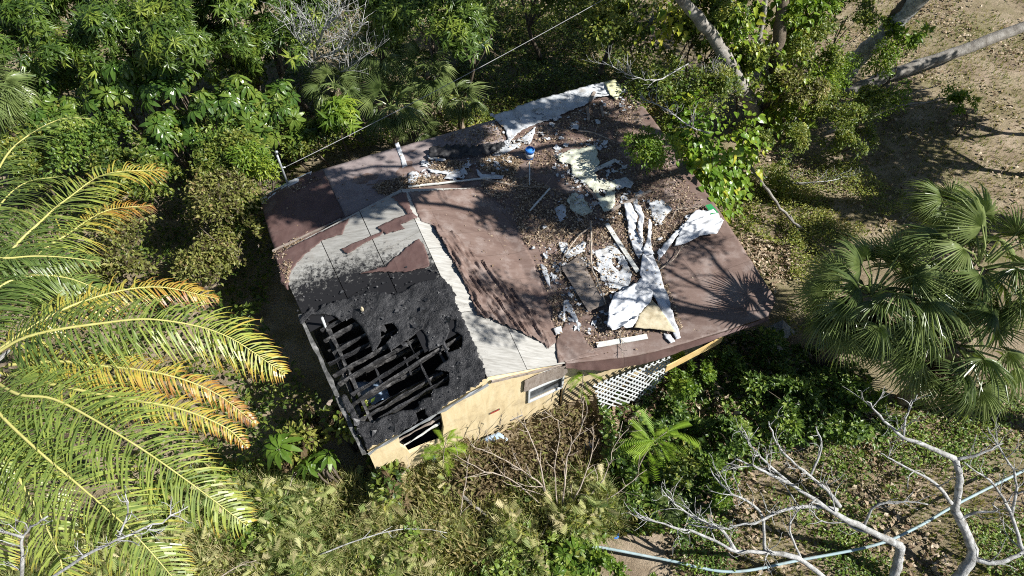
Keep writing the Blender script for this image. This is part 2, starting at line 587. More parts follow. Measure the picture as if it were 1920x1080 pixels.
L_MANGO = leafmat('mango_leaf', even((.03, .062, .012), (.065, .115, .018), (.13, .19, .028), (.25, .3, .05)), .33, .36, .5)
L_SCHEF = leafmat('umbrella_leaf', even((.035, .08, .016), (.075, .14, .022), (.15, .21, .035), (.3, .32, .07)), .3, .3, .55, .55)
L_WILT = leafmat('wilted_leaf', even((.05, .035, .02), (.1, .07, .04), (.16, .12, .06), (.16, .19, .04)), .2, .6, .25, .5)
L_SHRUB = leafmat('shrub_leaf', even((.032, .062, .014), (.085, .13, .022), (.17, .205, .035), (.3, .29, .07)), .35, .42, .4)
L_LIME = leafmat('lime_leaf', even((.06, .12, .014), (.13, .21, .025), (.27, .33, .04)), .38, .4, .4)
L_OLIVE = leafmat('olive_leaf', even((.05, .035, .02), (.1, .095, .03), (.16, .18, .04), (.27, .26, .08), (.24, .17, .08)), .3, .45, .35)
L_IVY = leafmat('creeper_leaf', even((.03, .06, .013), (.065, .12, .02), (.13, .2, .03), (.24, .29, .06)), .3, .4, .4)
L_FEATH = leafmat('feathery_leaf', even((.13, .19, .06), (.25, .3, .1), (.38, .39, .16), (.48, .42, .24)), .4, .5, .3)
L_FERN = leafmat('fern_leaf', even((.16, .27, .02), (.25, .36, .04)), .4, .5, .3)
L_GRASS = leafmat('grass_blade', even((.07, .12, .02), (.13, .17, .035), (.24, .22, .08), (.33, .27, .14)), .35, .6, .2)
L_LITTER = leafmat('dead_leaf', even((.1, .065, .04), (.2, .14, .09), (.34, .26, .175), (.48, .4, .3)), .1, .8, .15)
L_POTHOS = leafmat('vine_leaf', even((.07, .15, .015), (.17, .26, .025), (.35, .37, .04), (.55, .42, .05)), .35, .36, .45, .6)
L_FAN = leafmat('fan_palm_leaf', even((.06, .095, .03), (.12, .165, .05), (.2, .25, .085), (.34, .37, .16)), .28, .32, .5, .5)
L_FAN_D = leafmat('dead_fan_leaf', even((.13, .1, .06), (.24, .19, .12)), .15, .8, .15, .4)
L_COCO = leafmat('coconut_leaflet', [(0, (.07, .115, .03)), (.2, (.15, .21, .05)), (.4, (.31, .36, .08)), (.55, (.45, .37, .07)), (.72, (.36, .17, .04)), (.88, (.18, .095, .055)), (1, (.13, .085, .06))], .38, .36, .5)
RACHIS = pmat('palm_midrib', even((.36, .35, .1), (.5, .46, .17)), 4, 5, .5, .35)
PETI = pmat('palm_stalk', even((.16, .19, .06), (.3, .3, .12)), 4, 5, .5, .3)
HUSK = pmat('palm_boot', even((.12, .09, .06), (.26, .2, .14), (.4, .34, .26)), 6, 7, .9, .1, .6, 18)
FLAKE = pmat('char_flake', even((.01, .01, .011), (.028, .028, .03), (.1, .1, .1)), 9, 6, .5, .5)
SOIL = ground_mat()

# ------------------------------------------------------------------ ground
def gz(x, y):
    return .16 * (fbm(np.asarray(x) * .25, np.asarray(y) * .25, 3.3, 4) - .5) + .05 * (fbm(np.asarray(x) * 1.3, np.asarray(y) * 1.3, 8.1, 3) - .5)


gx = np.concatenate([np.linspace(-400, -40, 10)[:-1], np.linspace(-32, 32, 215), np.linspace(40, 400, 10)[1:]])
gy = np.concatenate([np.linspace(-400, -10, 10)[:-1], np.linspace(-3, 42, 150), np.linspace(60, 400, 10)])
X, Y = np.meshgrid(gx, gy)
Z = gz(X, Y) - .05
nx, ny = len(gx), len(gy)
ii = (np.arange(ny - 1)[:, None] * nx + np.arange(nx - 1)[None]).ravel()
tag(obj('ground', np.stack([X.ravel(), Y.ravel(), Z.ravel()], 1), [np.stack([ii, ii + 1, ii + nx + 1, ii + nx], 1)], SOIL, None, True), 'dry sandy soil with patchy grass around the house', None, None, 'structure')

# ------------------------------------------------------------------ the burnt house: roof heights
ZE, ZR = 2.6, 3.4
D_, G_, BL, BR = G(685, 848, ZE), G(1060, 682, ZE), G(515, 478, ZE), G(905, 352, ZE)
C_, C2, B_, A_ = G(1455, 560, ZE), G(1443, 592, ZE), G(1200, 190, ZE), G(485, 372, ZE)
K_, Q_ = G(912, 703, ZR), G(757, 368, ZR)


def plane(a, b, c):
    n = np.cross(b - a, c - a)
    return lambda x, y: a[2] - (n[0] * (x - a[0]) + n[1] * (y - a[1])) / n[2]


RM = (K_ + Q_) / 2
PLN_L, PLN_R = plane(D_, BL, RM), plane(G_, BR, RM)
F0, F1 = G(605, 320, ZE), G(648, 405, ZE)


def side(x, y, a, b):
    d = unit((b - a)[:2])
    return (x - a[0]) * -d[1] + (y - a[1]) * d[0]       # >0 to the left of a->b


def flatz(x, y):
    z = 2.58 + .03 * (fbm(x * .8, y * .8, 1.7, 3) - .5)
    s = side(x, y, F0, F1)                                # F0 (back) -> F1 (front): left of it is +x
    z = z - .16 * np.clip(-s, 0, 3)
    d = side(x, y, G_, C2)                                # distance in from the front edge
    along = ((x - G_[0]) * (C2 - G_)[0] + (y - G_[1]) * (C2 - G_)[1]) / ((C2 - G_)[:2] @ (C2 - G_)[:2])
    dr = np.clip(1 - d / .7, 0, 1.3) ** 2 * .05 * np.clip(np.sin(np.clip(along * 1.35 + .03, 0, 1) * np.pi), 0, 1)
    return z - np.where(along > 0, dr, 0)


def roofz(x, y):
    x, y = np.asarray(x, float), np.asarray(y, float)
    g = np.minimum(PLN_L(x, y), PLN_R(x, y))
    front = side(x, y, BL, BR) < 0
    lefty = side(x, y, D_, BL) < .6
    f = flatz(x, y)
    return np.where(front & lefty & (side(x, y, G_, BR) > -.0), np.maximum(g, np.where(PLN_L(x, y) < PLN_R(x, y), -9, f)), f)


def RPS(uv):
    uv = np.asarray(uv, float)
    d = RT * ((uv[:, :1] - 960) / FPX) + UP * ((540 - uv[:, 1:2]) / FPX) + FW
    z = np.full(len(uv), 2.6)
    for _ in range(9):
        p = CAM + d * ((z - CAMZ) / d[:, 2])[:, None]
        z = .5 * z + .5 * roofz(p[:, 0], p[:, 1])
    return CAM + d * ((z - CAMZ) / d[:, 2])[:, None]


def RP(u, v): return RPS([(u, v)])[0]


def jag_outline(P, res, jag, seed=0):
    P = np.asarray(P)[:, :2]; out = []
    for a, b in zip(P, np.roll(P, -1, 0)):
        n = max(1, int(np.linalg.norm(b - a) / (res * .8)))
        out.append(a + (b - a) * (np.arange(n) / n)[:, None])
    O = np.vstack(out)
    if jag:
        k = 3.2
        O = O + np.stack([fbm(O[:, 0] * k, O[:, 1] * k, seed + .5, 4) - .5, fbm(O[:, 0] * k + 31, O[:, 1] * k, seed + 7.5, 4) - .5], 1) * 2 * jag \
              + rng.normal(0, jag * .18, O.shape)
    return O


def grid_fill(outline, holes, res, corners=None):
    O = np.asarray(outline)
    lo, hi = O.min(0) - res, O.max(0) + res
    xs, ys = np.arange(lo[0], hi[0] + res, res), np.arange(lo[1], hi[1] + res, res)
    nx, ny = len(xs), len(ys)
    CX, CY = np.meshgrid(xs[:-1] + res / 2, ys[:-1] + res / 2)
    m = inside(CX.ravel(), CY.ravel(), O)
    for h in holes: m &= ~inside(CX.ravel(), CY.ravel(), h)
    m = m.reshape(ny - 1, nx - 1)
    j, i = np.nonzero(m)
    q = np.stack([j * nx + i, j * nx + i + 1, (j + 1) * nx + i + 1, (j + 1) * nx + i], 1)
    XX, YY = np.meshgrid(xs, ys)
    V = np.stack([XX.ravel(), YY.ravel()], 1)
    cnt = np.bincount(q.ravel(), minlength=nx * ny)
    b = np.nonzero((cnt > 0) & (cnt < 4))[0]
    if len(b):
        best = np.full(len(b), 9e9); tgt = V[b].copy()
        for o in [O] + list(holes):
            C, dd = near_on(V[b, 0], V[b, 1], o)
            s = (dd < best) & (dd < res * .95)
            tgt[s] = C[s]; best[s] = dd[s]
        V[b] = tgt
    for c in (corners if corners is not None else ()):          # keep cut corners sharp
        k = b[((V[b] - c) ** 2).sum(1).argmin()]
        if ((V[k] - c) ** 2).sum() < (1.6 * res) ** 2: V[k] = c
    used = np.nonzero(cnt > 0)[0]
    re = np.full(nx * ny, -1); re[used] = np.arange(len(used))
    q = re[q]; V = V[used]
    e = np.vstack([q[:, [0, 1]], q[:, [1, 2]], q[:, [2, 3]], q[:, [3, 0]]])
    key = np.sort(e, 1)
    _, inv, c = np.unique(key[:, 0] * (len(V) + 1) + key[:, 1], return_inverse=True, return_counts=True)
    return V, q, e[c[inv] == 1]


def thicken(V, q, be, dn):
    n = len(V)
    V2 = V + dn
    return np.vstack([V, V2]), [np.vstack([q, q[:, ::-1] + n, np.stack([be[:, 1], be[:, 0], be[:, 0] + n, be[:, 1] + n], 1)])]


SEED = [0]


def sheet(name, px, mat, parent=None, off=.01, res=.07, crumple=0.0, cs=3.0, jag=.03, thick=.012, holes=(), fold=None, smooth=True, edge_up=0.0, world=False):
    """a torn or cut sheet lying on the roof, outlined by the points where the photo shows its corners"""
    SEED[0] += 1.37
    P = RPS(px) if not world else px
    O = jag_outline(P, res, jag, SEED[0])
    H = [jag_outline(RPS(h), res, min(jag, .025), SEED[0] + 3) for h in holes]
    V, q, be = grid_fill(O, H, res, np.asarray(P)[:, :2] if jag < .02 else None)
    x, y = V[:, 0], V[:, 1]
    z = roofz(x, y) + off
    if crumple:
        k = fbm(x * cs, y * cs, SEED[0], 4)
        z = z + crumple * (1 - np.abs(2 * k - 1) * 2).clip(0, 1) + crumple * .5 * fbm(x * cs * .5, y * cs * .5, SEED[0] + 4, 2)
    if fold:
        ang, fs, amp = fold
        a = (x * math.cos(ang) + y * math.sin(ang)) * .16 * fs; b = (-x * math.sin(ang) + y * math.cos(ang)) * fs
        k = fbm(a, b, SEED[0] + 2, 3)
        z = z + amp * (1 - np.abs(2 * k - 1) * 2.6).clip(0, 1)
    if edge_up:
        _, dd = near_on(x, y, O)
        z = z + edge_up * np.exp(-dd / .06) * fbm(x * 5, y * 5, SEED[0], 2)
    W, F = thicken(np.stack([x, y, z], 1), q, be, np.array([0, 0, -thick]))
    return obj(name, W, F, mat, parent, smooth, None, len(q))


house = thing('burnt_house', 'fire damaged yellow single storey house with brown roof and burnt open corner', 'house', (0, 11.5, 0))
# flat roof with brown membrane, an L round the gabled wing
fl = [A_, G(575, 325, ZE), G(925, 224, ZE), G(1150, 154, ZE), B_, G(1340, 380, ZE), C_, C2, G(1350, 624, ZE - .03), G(1240, 656, ZE - .05), G(1180, 668, ZE - .05), G(1110, 677, ZE - .03), G_, BR, BL]
sheet('roof_membrane', fl, MEMB, house, 0, .07, jag=.006, thick=.15, world=True, fold=(.4, 1.2, .025))
fo = sheet('faded_membrane', [(606, 318), (690, 293), (800, 262), (925, 226), (945, 262), (940, 290), (860, 318), (765, 352), (757, 362), (648, 408)], MEMB_G, house, .008, .09, .02, 1.5, .015)
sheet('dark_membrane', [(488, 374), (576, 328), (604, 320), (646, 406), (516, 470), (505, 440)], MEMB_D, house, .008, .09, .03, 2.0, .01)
for px in ([(740, 271), (747, 268), (756, 290), (764, 312), (755, 316), (750, 296)], [(488, 374), (540, 342), (585, 322), (582, 332), (545, 350), (512, 368), (492, 384)]):
    sheet('torn_seam_strip', px, WHITE, house, .02, .035, .02, 6, .012)

# loose membrane hanging down over the front edge, in folds
ed = smooth_path([G_, G(1110, 677, ZE - .03), G(1180, 668, ZE - .05), G(1240, 656, ZE - .05), G(1350, 624, ZE - .03), G(1440, 594, ZE - .02)], 90)
ff = np.linspace(0, 1, 90); hang = .36 * np.sin(np.pi * np.clip(ff * 1.25 + .02, 0, 1)) ** .7 + .06
outw = unit(np.array([(C2 - G_)[1], -(C2 - G_)[0], 0]))
Vd = []
for k in range(6):
    t_ = k / 5
    wob_ = (.02 + .05 * t_) * (fbm(ff * 14, ff * 0 + t_ * .6, 2.0, 3) - .5) * 2
    Vd.append(ed + outw * (.02 + .07 * t_ + wob_)[:, None] + np.array([0, 0, 1.0]) * (.012 - hang * t_ * (1 + .25 * (fbm(ff * 9, ff * 0, 5.0, 2) - .5)))[:, None])
Vd = np.vstack(Vd); kk = (np.arange(5)[:, None] * 90 + np.arange(89)[None]).ravel()
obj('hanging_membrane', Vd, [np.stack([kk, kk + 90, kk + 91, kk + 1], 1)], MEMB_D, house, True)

# plywood deck panels on both slopes of the gable
SOOTP = np.array([(540, 585), (575, 545), (640, 522), (720, 510), (800, 505), (850, 540), (870, 590), (925, 720), (690, 850)])
CHARP = [(560, 604), (590, 578), (640, 566), (690, 548), (740, 556), (790, 530), (828, 524), (846, 548), (858, 580), (880, 628), (905, 682), (914, 712), (860, 748), (800, 785), (740, 818), (690, 843), (640, 745), (600, 670)]


def panel(a0, a1, b0, b1, E0, E1, R0, R1, less=0.0):
    n = 12
    A, B = np.meshgrid(np.linspace(a0, a1, n), np.linspace(b0, b1, n))
    A, B = A.ravel()[:, None], B.ravel()[:, None]
    P = ((E0 + (E1 - E0) * B) * (1 - A) + (R0 + (R1 - R0) * B) * A)
    tilt = rng.normal(0, .012)
    z = P[:, 2] + .008 + rng.uniform(0, .006) + tilt * (A[:, 0] - a0)
    V = np.stack([P[:, 0], P[:, 1], z], 1)
    k = (np.arange(n - 1)[:, None] * n + np.arange(n - 1)[None]).ravel()
    q = np.stack([k, k + 1, k + n + 1, k + n], 1)
    pp = proj(V)
    _, d = near_on(pp[:, 0], pp[:, 1], SOOTP)
    ins = inside(pp[:, 0], pp[:, 1], SOOTP)
    soot = np.where(ins, .78 + d / 120, .78 - d / 125)
    soot = soot - less
    ring = np.concatenate([np.arange(n), np.arange(1, n) * n + n - 1, (n - 1) * n + np.arange(n - 2, -1, -1), np.arange(n - 2, 0, -1) * n])
    be = np.stack([ring, np.roll(ring, -1)], 1)
    W, F = thicken(V, q, be, np.array([0, 0, -.02]))
    if (V[n * n // 2 + n // 2] @ np.array([0, 0, 1])) and np.cross(V[1] - V[0], V[n] - V[0])[2] < 0:
        F = [f[:, ::-1] for f in F]
    obj('plywood_panel', W, F, PLY, house, False, {'soot': np.concatenate([soot, soot])})


D3, BL3, G3, BR3 = D_.copy(), BL.copy(), G_.copy(), BR.copy()
KK, QQ = K_.copy(), Q_ + unit(Q_ - K_) * .25
for P in (KK, QQ): P[2] = float(np.minimum(PLN_L(P[0], P[1]), PLN_R(P[0], P[1])))
KK = KK + unit(KK - QQ) * .02
gp = .0028
for i in range(3):
    cuts = [0, .28, .62, 1.0] if i % 2 else [.12 * 0, .4, .74, 1.0]
    for b0, b1 in zip(cuts[:-1], cuts[1:]):
        a0, a1 = i / 3 + gp, (i + 1) / 3 - gp
        cx = proj(np.array([(D3 * (1 - (a0 + a1) / 2) + KK * (a0 + a1) / 2) * (1 - b1) + (BL3 * (1 - (a0 + a1) / 2) + QQ * (a0 + a1) / 2) * b1]))
        bb0 = b0
        # deck burnt away in front: boards start behind the hole
        lim = (.56, .50, .22)[i]
        if b1 < lim + .05: continue
        panel(a0, a1, max(bb0, lim) + gp * .5, b1 - gp * .5, D3, BL3, KK, QQ)
for i in range(2):
    cuts = [0, .3, .64, 1.0] if i % 2 else [0, .18, .52, .86, 1.0]
    for b0, b1 in zip(cuts[:-1], cuts[1:]):
        panel(i / 2 + gp, (i + 1) / 2 - gp, b0 + gp * .5, b1 - gp * .5, G3, BR3, KK, QQ, .42)

# brown membrane left on the slopes
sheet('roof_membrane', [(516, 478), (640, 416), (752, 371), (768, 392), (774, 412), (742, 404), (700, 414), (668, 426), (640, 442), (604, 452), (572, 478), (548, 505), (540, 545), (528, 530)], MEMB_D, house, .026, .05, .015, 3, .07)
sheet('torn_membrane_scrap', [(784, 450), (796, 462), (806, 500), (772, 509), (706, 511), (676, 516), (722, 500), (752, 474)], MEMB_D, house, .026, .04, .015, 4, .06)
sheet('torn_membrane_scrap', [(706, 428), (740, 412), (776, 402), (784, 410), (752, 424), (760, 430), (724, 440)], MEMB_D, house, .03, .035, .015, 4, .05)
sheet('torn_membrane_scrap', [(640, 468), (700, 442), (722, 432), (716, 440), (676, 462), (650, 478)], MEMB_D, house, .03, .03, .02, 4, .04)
sheet('roof_membrane', [(757, 366), (900, 348), (960, 420), (1000, 490), (1036, 610), (1046, 640), (1030, 652), (1000, 632), (958, 612), (925, 596), (896, 590), (884, 556), (866, 520), (846, 480), (826, 448), (812, 424), (790, 416), (772, 394)], MEMB, house, .026, .06, .012, 2, .05)
sheet('crumpled_membrane', [(814, 426), (850, 440), (900, 488), (960, 545), (1010, 600), (1038, 640), (1030, 654), (1000, 636), (958, 616), (922, 600), (898, 594), (880, 552), (846, 482)], MEMB, house, .04, .03, .02, 4, .09, fold=(-1.0, 7, .13))
sheet('membrane_flap', [(1042, 640), (1060, 606), (1080, 606), (1104, 650), (1122, 668), (1072, 678), (1046, 682)], MEMB, house, .03, .05, .02, 4, .015, fold=(-.9, 5, .04))

# charred deck with the holes burnt through it
HOLES = [
    [(566, 612), (585, 592), (622, 592), (640, 604), (660, 596), (676, 610), (690, 632), (700, 664), (716, 640), (714, 612), (738, 606), (748, 622), (724, 644), (733, 660), (768, 636), (790, 618), (803, 636), (804, 660), (830, 648), (842, 674), (816, 694), (842, 698), (840, 724), (812, 732), (810, 746), (790, 750), (784, 770), (756, 772), (726, 782), (700, 796), (676, 790), (650, 742), (612, 744), (590, 690)],
    [(838, 598), (856, 602), (852, 622), (868, 632), (866, 654), (842, 664), (834, 642), (844, 622)],
    [(780, 776), (796, 768), (800, 786), (786, 792)],
    [(584, 572), (600, 566), (604, 580), (590, 588)]]
sheet('charred_deck', CHARP, CHAR, house, .012, .04, .05, 3.5, .11, .016, HOLES, edge_up=.06)
mb = MB()
LT = t_leaf(.45, .1, .1)
pts = []
while len(pts) < 2600:
    u, v = rng.uniform(540, 920), rng.uniform(460, 840)
    pts.append((u, v))
pts = np.array(pts)
_, dd = near_on(pts[:, 0], pts[:, 1], CHARP)
ok = (inside(pts[:, 0], pts[:, 1], CHARP) | (rng.random(len(pts)) < np.exp(-dd / 28) * .6)) & (pts[:, 0] > 545)
for h in HOLES: ok &= ~inside(pts[:, 0], pts[:, 1], h)
ok &= inside(pts[:, 0], pts[:, 1], np.array([(530, 540), (520, 480), (757, 372), (912, 703), (690, 843), (600, 690)]))
W = RPS(pts[ok])
n = len(W)
scatter(mb, LT, frames(rng.normal(0, 1, (n, 3)) * [1, 1, .5], rng.uniform(-.6, .6, n)), W + [0, 0, .045], rng.uniform(.02, .085, n) + (rng.random(n) < .04) * rng.uniform(.05, .18, n), rng.random(n))
o = mb.build('char_flakes', FLAKE, house); tag(o, 'loose flakes of char on the roof', None, None, 'stuff')


# rafters, joists and plates of the burnt corner
def beam(name, p, q, w, h, mat, parent=house, wob=.009, seg=8):
    V, F = box(p, q, w, h, seg=seg, wob=wob)
    return obj(name, V, F, mat, parent)


def Lq(a, b, dz=0.0):
    P = (D3 + (BL3 - D3) * b) * (1 - a) + (KK + (QQ - KK) * b) * a
    return P + np.array([0, 0, dz])


for i, b in enumerate(np.linspace(.035, .6, 12)):
    a1 = (1.0, .97, .74, 1.0, .9)[i % 5]
    j = rng.normal(0, .011, 2)
    beam('charred_rafter', Lq(.015 + rng.uniform(0, .07), b + j[0], -.1 - rng.uniform(0, .06)), Lq(a1, b + j[1], -.1 - (.25 if a1 < .8 else rng.uniform(0, .05))), .05, .13 if i % 4 else .1, (ASH, CHAR)[i % 3 == 1], wob=.009, seg=12)
    if i in (2, 3, 5, 6, 8, 9):     # a second, sagging member beside it
        beam('charred_joist', Lq(.06, b + .022, -.3), Lq(.62 + .05 * (i % 3), b + .03, -.75 + .05 * (i % 4)), .045, .09, ASH, wob=.008, seg=10)
beam('charred_purlin', Lq(.13, .02, -.2), Lq(.13, .64, -.2), .09, .14, ASH, wob=.015, seg=20)
beam('charred_purlin', Lq(.48, .40, -.03), Lq(.42, .60, -.03), .08, .1, CHAR, wob=.015, seg=10)
beam('charred_purlin', Lq(.62, .1, -.2), Lq(.6, .36, -.2), .05, .09, CHAR, wob=.012, seg=10)
beam('charred_purlin', Lq(.78, .1, -.2), Lq(.76, .40, -.2), .05, .09, CHAR, wob=.012, seg=10)
for a, b in ((.3, .2), (.52, .18), (.5, .3), (.34, .46), (.68, .24)):
    beam('charred_block', Lq(a, b, -.16), Lq(a + .01, b + .08, -.16), .05, .1, CHAR, wob=.01, seg=4)
beam('charred_wall_plate', Lq(-.015, .0, -.05), Lq(-.015, .66, -.05), .1, .1, pmat('scorched_plate', even((.03, .03, .03), (.12, .12, .115), (.26, .255, .25)), 5, 8, .8, .2, .6, 16), wob=.012, seg=22)
beam('ridge_board', Lq(1, .0, -.12), Lq(1, .95, -.12), .04, .16, CHAR, seg=10)
pv = G(604, 598, 3.0)
P0 = np.array([pv[0], pv[1], 2.2])
V, F = tube(np.array([P0, P0 + [0, 0, .42], P0 + [0.01, 0, .86]]), .035, 10)
obj('vent_pipe', V, F, WPAINT, house, True)
pv = RP(680, 584)
V, F = tube(np.array([pv - [0, 0, .1], pv + [0, 0, .12], pv + [.01, 0, .2]]), [.03, .05, .02], 8)
obj('cut_stub', V, F, TAN, house)


# walls (vertical sheets with openings): coordinates are distance along the wall and height
def wall(name, p, q, outline, holes, mat, parent=house, res=.07, jag=.0, th=.1):
    d = unit((q - p) * [1, 1, 0]); nrm = np.array([-d[1], d[0], 0])
    O = jag_outline(outline, res, jag, 5); H = [jag_outline(h, res, jag, 9) for h in holes]
    V, f, be = grid_fill(O, H, res)
    bow = .012 * (fbm(V[:, 0] * 1.1, V[:, 1] * 1.1, 2.2, 2) - .5)
    W = np.array([p[0], p[1], 0]) + V[:, :1] * d + np.array([0, 0, 1.0]) * V[:, 1:2] + nrm * bow[:, None]
    W, F = thicken(W, f, be, nrm * th)
    return obj(name, W, F, mat, parent)


def on_wall(p, q, u, v):
    d = unit((q - p) * [1, 1, 0]); n = np.array([-d[1], d[0], 0])
    r = RT * (u - 960) / FPX + UP * (540 - v) / FPX + FW
    t = ((p - CAM) @ n) / (r @ n)
    X = CAM + r * t
    return np.array([(X - p) @ d, X[2]])


dF = unit((G_ - D_) * [1, 1, 0]); nF = np.array([-dF[1], dF[0], 0])
W0, W1 = D_ + nF * .1 + dF * .06, G_ + nF * .1
LW = np.linalg.norm((W1 - W0)[:2])
apex = (KK - W0) @ dF
ow = lambda u, v: on_wall(W0, W1, u, v)
win = [ow(992, 714), ow(1052, 690), ow(1053, 722), ow(995, 750)]
wl, wr = min(w[0] for w in win), max(w[0] for w in win)
wz0, wz1 = win[3][1] - .02, win[0][1] + .12
gapo = [ow(750, 836), ow(752, 824), ow(795, 800), ow(829, 785), ow(832, 800), ow(830, 826), ow(800, 836), ow(768, 850), ow(762, 842)]
for q in gapo[1:4]: q[1] = 2.9
topz = lambda s: np.minimum(2.5 + (ZR - ZE) * s / apex, 2.5 + (ZR - ZE) * (LW - s) / (LW - apex)) - .03
ss = np.linspace(0, LW, 24)
outl = [(0, -.3), (LW, -.3)] + [(s, float(topz(s))) for s in ss[::-1]]
fw = wall('front_wall', W0, W1, outl, [np.array([(wl, wz0), (wr, wz0), (wr, wz1), (wl, wz1)]), np.array(gapo)], YEL, jag=.006, res=.06)
at = lambda s, z, o=0.0: np.array([W0[0], W0[1], 0]) + dF * s + np.array([0, 0, z]) - nF * o
# charred siding edge and split trim above the broken opening
beam('broken_lath', at(gapo[0][0] + .02, 1.9, -.16), at(gapo[3][0] + .02, 2.15, -.16), .03, .05, WOODB)
beam('broken_lath', at(gapo[0][0] + .1, 1.62, -.1), at(gapo[3][0] - .05, 1.95, -.12), .03, .05, WOODW)
for s in (1.35, 2.72, 4.08):
    s = min(s, LW - .1)
    beam('siding_batten', at(s, .0, .004), at(s, float(topz(s)) - .05, .004), .012, .012, YEL_B, wob=0, seg=1)
beam('eave_trim', at(-.02, 2.46, .1), at(apex - .05, float(topz(apex)) + .02, .1), .03, .07, METAL, wob=.012, seg=14)
beam('eave_trim', at(apex + .05, float(topz(apex)) + .0, .06), at(LW, 2.46, .06), .03, .08, WOODB, wob=.008, seg=10)
# window: frame, two panes, a bent plywood board nailed over the upper part
fr = MB()
for p, q in (((wl, wz0), (wr, wz0)), ((wl, wz1), (wr, wz1)), ((wl, wz0), (wl, wz1)), ((wr, wz0), (wr, wz1)), ((wl, (wz0 + wz1) / 2), (wr, (wz0 + wz1) / 2))):
    V, F = box(at(*p, .02), at(*q, .02), .05, .06, up=nF); fr.add(V, F)
wo = fr.build('window', WPAINT, house)
for z0, z1 in ((wz0 + .04, (wz0 + wz1) / 2 - .03), ((wz0 + wz1) / 2 + .03, wz1 - .04)):
    V = [at(wl + .03, z0, -.02), at(wr - .03, z0, -.02), at(wr - .03, z1, -.02), at(wl + .03, z1, -.02)]
    W, F = thicken(np.array(V), np.array([[0, 1, 2, 3]]), np.array([[0, 1], [1, 2], [2, 3], [3, 0]]), nF * .01)
    obj('pane', W, F, GLASS, wo)
bz = wz0 + (wz1 - wz0) * .62
V, q, be = grid_fill(jag_outline([(wl - .16, bz - .02), (wr - .1, bz + .02), (wr + .03, bz + .25), (wr - .02, wz1 + .12), (wl - .16, wz1 + .1)], .05, .03, 4), [], .05)
W = np.array([at(s, z, .06 + .1 * max(0, (s - wl) / (wr - wl)) ** 2) for s, z in V])
W, F = thicken(W, q, be, nF * .012)
obj('window_board', W, F, WOODB, house)
beam('window_board_cleat', at(wl - .18, bz - .1, .03), at(wl - .18, wz1 + .05, .03), .02, .03, BARKD, wob=.003)
a = ow(927, 771)
for k, (dx, dz, w, h, m) in enumerate(((0, 0, .3, .085, BARKD), (.0, 0, .24, .06, RED))):
    V, F = box(at(a[0] - w / 2, a[1], .012 + .006 * k), at(a[0] + w / 2, a[1] + .01, .012 + .006 * k), .012, h)
    o = obj('red_plate' if k else 'plate_backing', V, F, m, house)
a = ow(968, 783)
V, F = box(at(a[0] - .18, a[1], .01), at(a[0] + .18, a[1], .01), .015, .07)
vt = obj('wall_vent', V, F, METAL, house)
for k in range(3):
    V, F = box(at(a[0] - .16, a[1] - .02 + .02 * k, .02), at(a[0] + .16, a[1] - .02 + .02 * k, .02), .01, .008)
    obj('louver', V, F, BARKD, vt)
for s in (2.2, 3.5, LW - .25):
    beam('wall_stain_crack', at(s, .5, .003), at(s + .06, 1.1, .003), .004, .012, WOODB, wob=.006, seg=6)
# the other walls
dG = unit((C2 - G_) * [1, 1, 0]); nG = np.array([-dG[1], dG[0], 0])
S0, S1 = W1 + nF * 0 + dF * .101, C2 + nG * .4 - dG * 1.4
L2 = np.linalg.norm((S1 - S0)[:2])
wall('front_wall', S0, S1, [(0, -.3), (L2, -.3), (L2, 2.2), (0, 2.2)], [], YEL, res=.12)
fb0, fb1 = G(1248, 692, 1.85), G(1354, 636, 1.85)
V, F = box(fb0, fb1, .03, .34, seg=6, wob=.004)
obj('fascia_board', V, F, YEL_B, house)
fb2 = fb0 + (fb1 - fb0) * .62
V, F = box(fb2 - [0, .03, .13], fb2 + [0, -.03, .14], .015, .02)
obj('fascia_joint', V, F, BARKD, house)
dL = unit((A_ - D_) * [1, 1, 0]); nL = np.array([dL[1], -dL[0], 0])
L0, L1 = D_ + nL * .16 + dL * .16, A_ + nL * .35 - dL * .3
LL = np.linalg.norm((L1 - L0)[:2])
wall('left_wall', L1, L0, [(0, -.3), (4.6, -.3), (4.6, 2.42), (2.6, 2.42), (2.4, 2.05), (0, 2.05)], [], YEL, res=.1)
tag(wall('left_wall', L1, L0, [(4.602, -.3), (LL, -.3), (LL, 2.3), (7, 2.42), (4.602, 2.42)], [np.array([(LL - 2.6, 1.0), (LL - 1.6, 1.0), (LL - 1.6, 2.0), (LL - 2.6, 2.0)])], ASH, res=.1, jag=.03), 'charred part of the left wall')
RC = C2 + nG * .5 - dG * .4
RB = B_ + (C_ - B_) * .03 + np.array([-.4, -.3, 0])
dR = np.linalg.norm((RB - RC)[:2])
wall('right_wall', S1 + dG * .0 + nG * .1, RB, [(0, -.3), (np.linalg.norm((RB - S1)[:2]) - .2, -.3), (np.linalg.norm((RB - S1)[:2]) - .2, 2.35), (0, 2.2)], [], YEL, res=.15)
wall('back_wall', RB, L1 - nL * .0, [(.1, -.3), (np.linalg.norm((RB - L1)[:2]) - .1, -.3), (np.linalg.norm((RB - L1)[:2]) - .1, 2.05), (3, 2.35), (.1, 2.35)], [], YEL, res=.15)
# rear gable end above the flat roof
V = np.array([BL3 - [0, 0, .1], BR3 - [0, 0, .1], QQ - [0, 0, .03]])
W2 = np.vstack([V, V + np.array([.02, -.05, 0])])
TT = [np.array([[0, 1, 2], [5, 4, 3]]), np.array([[1, 0, 3, 4], [2, 1, 4, 5], [0, 2, 5, 3]])]
obj('gable_end', W2, TT, MEMB_D, house)
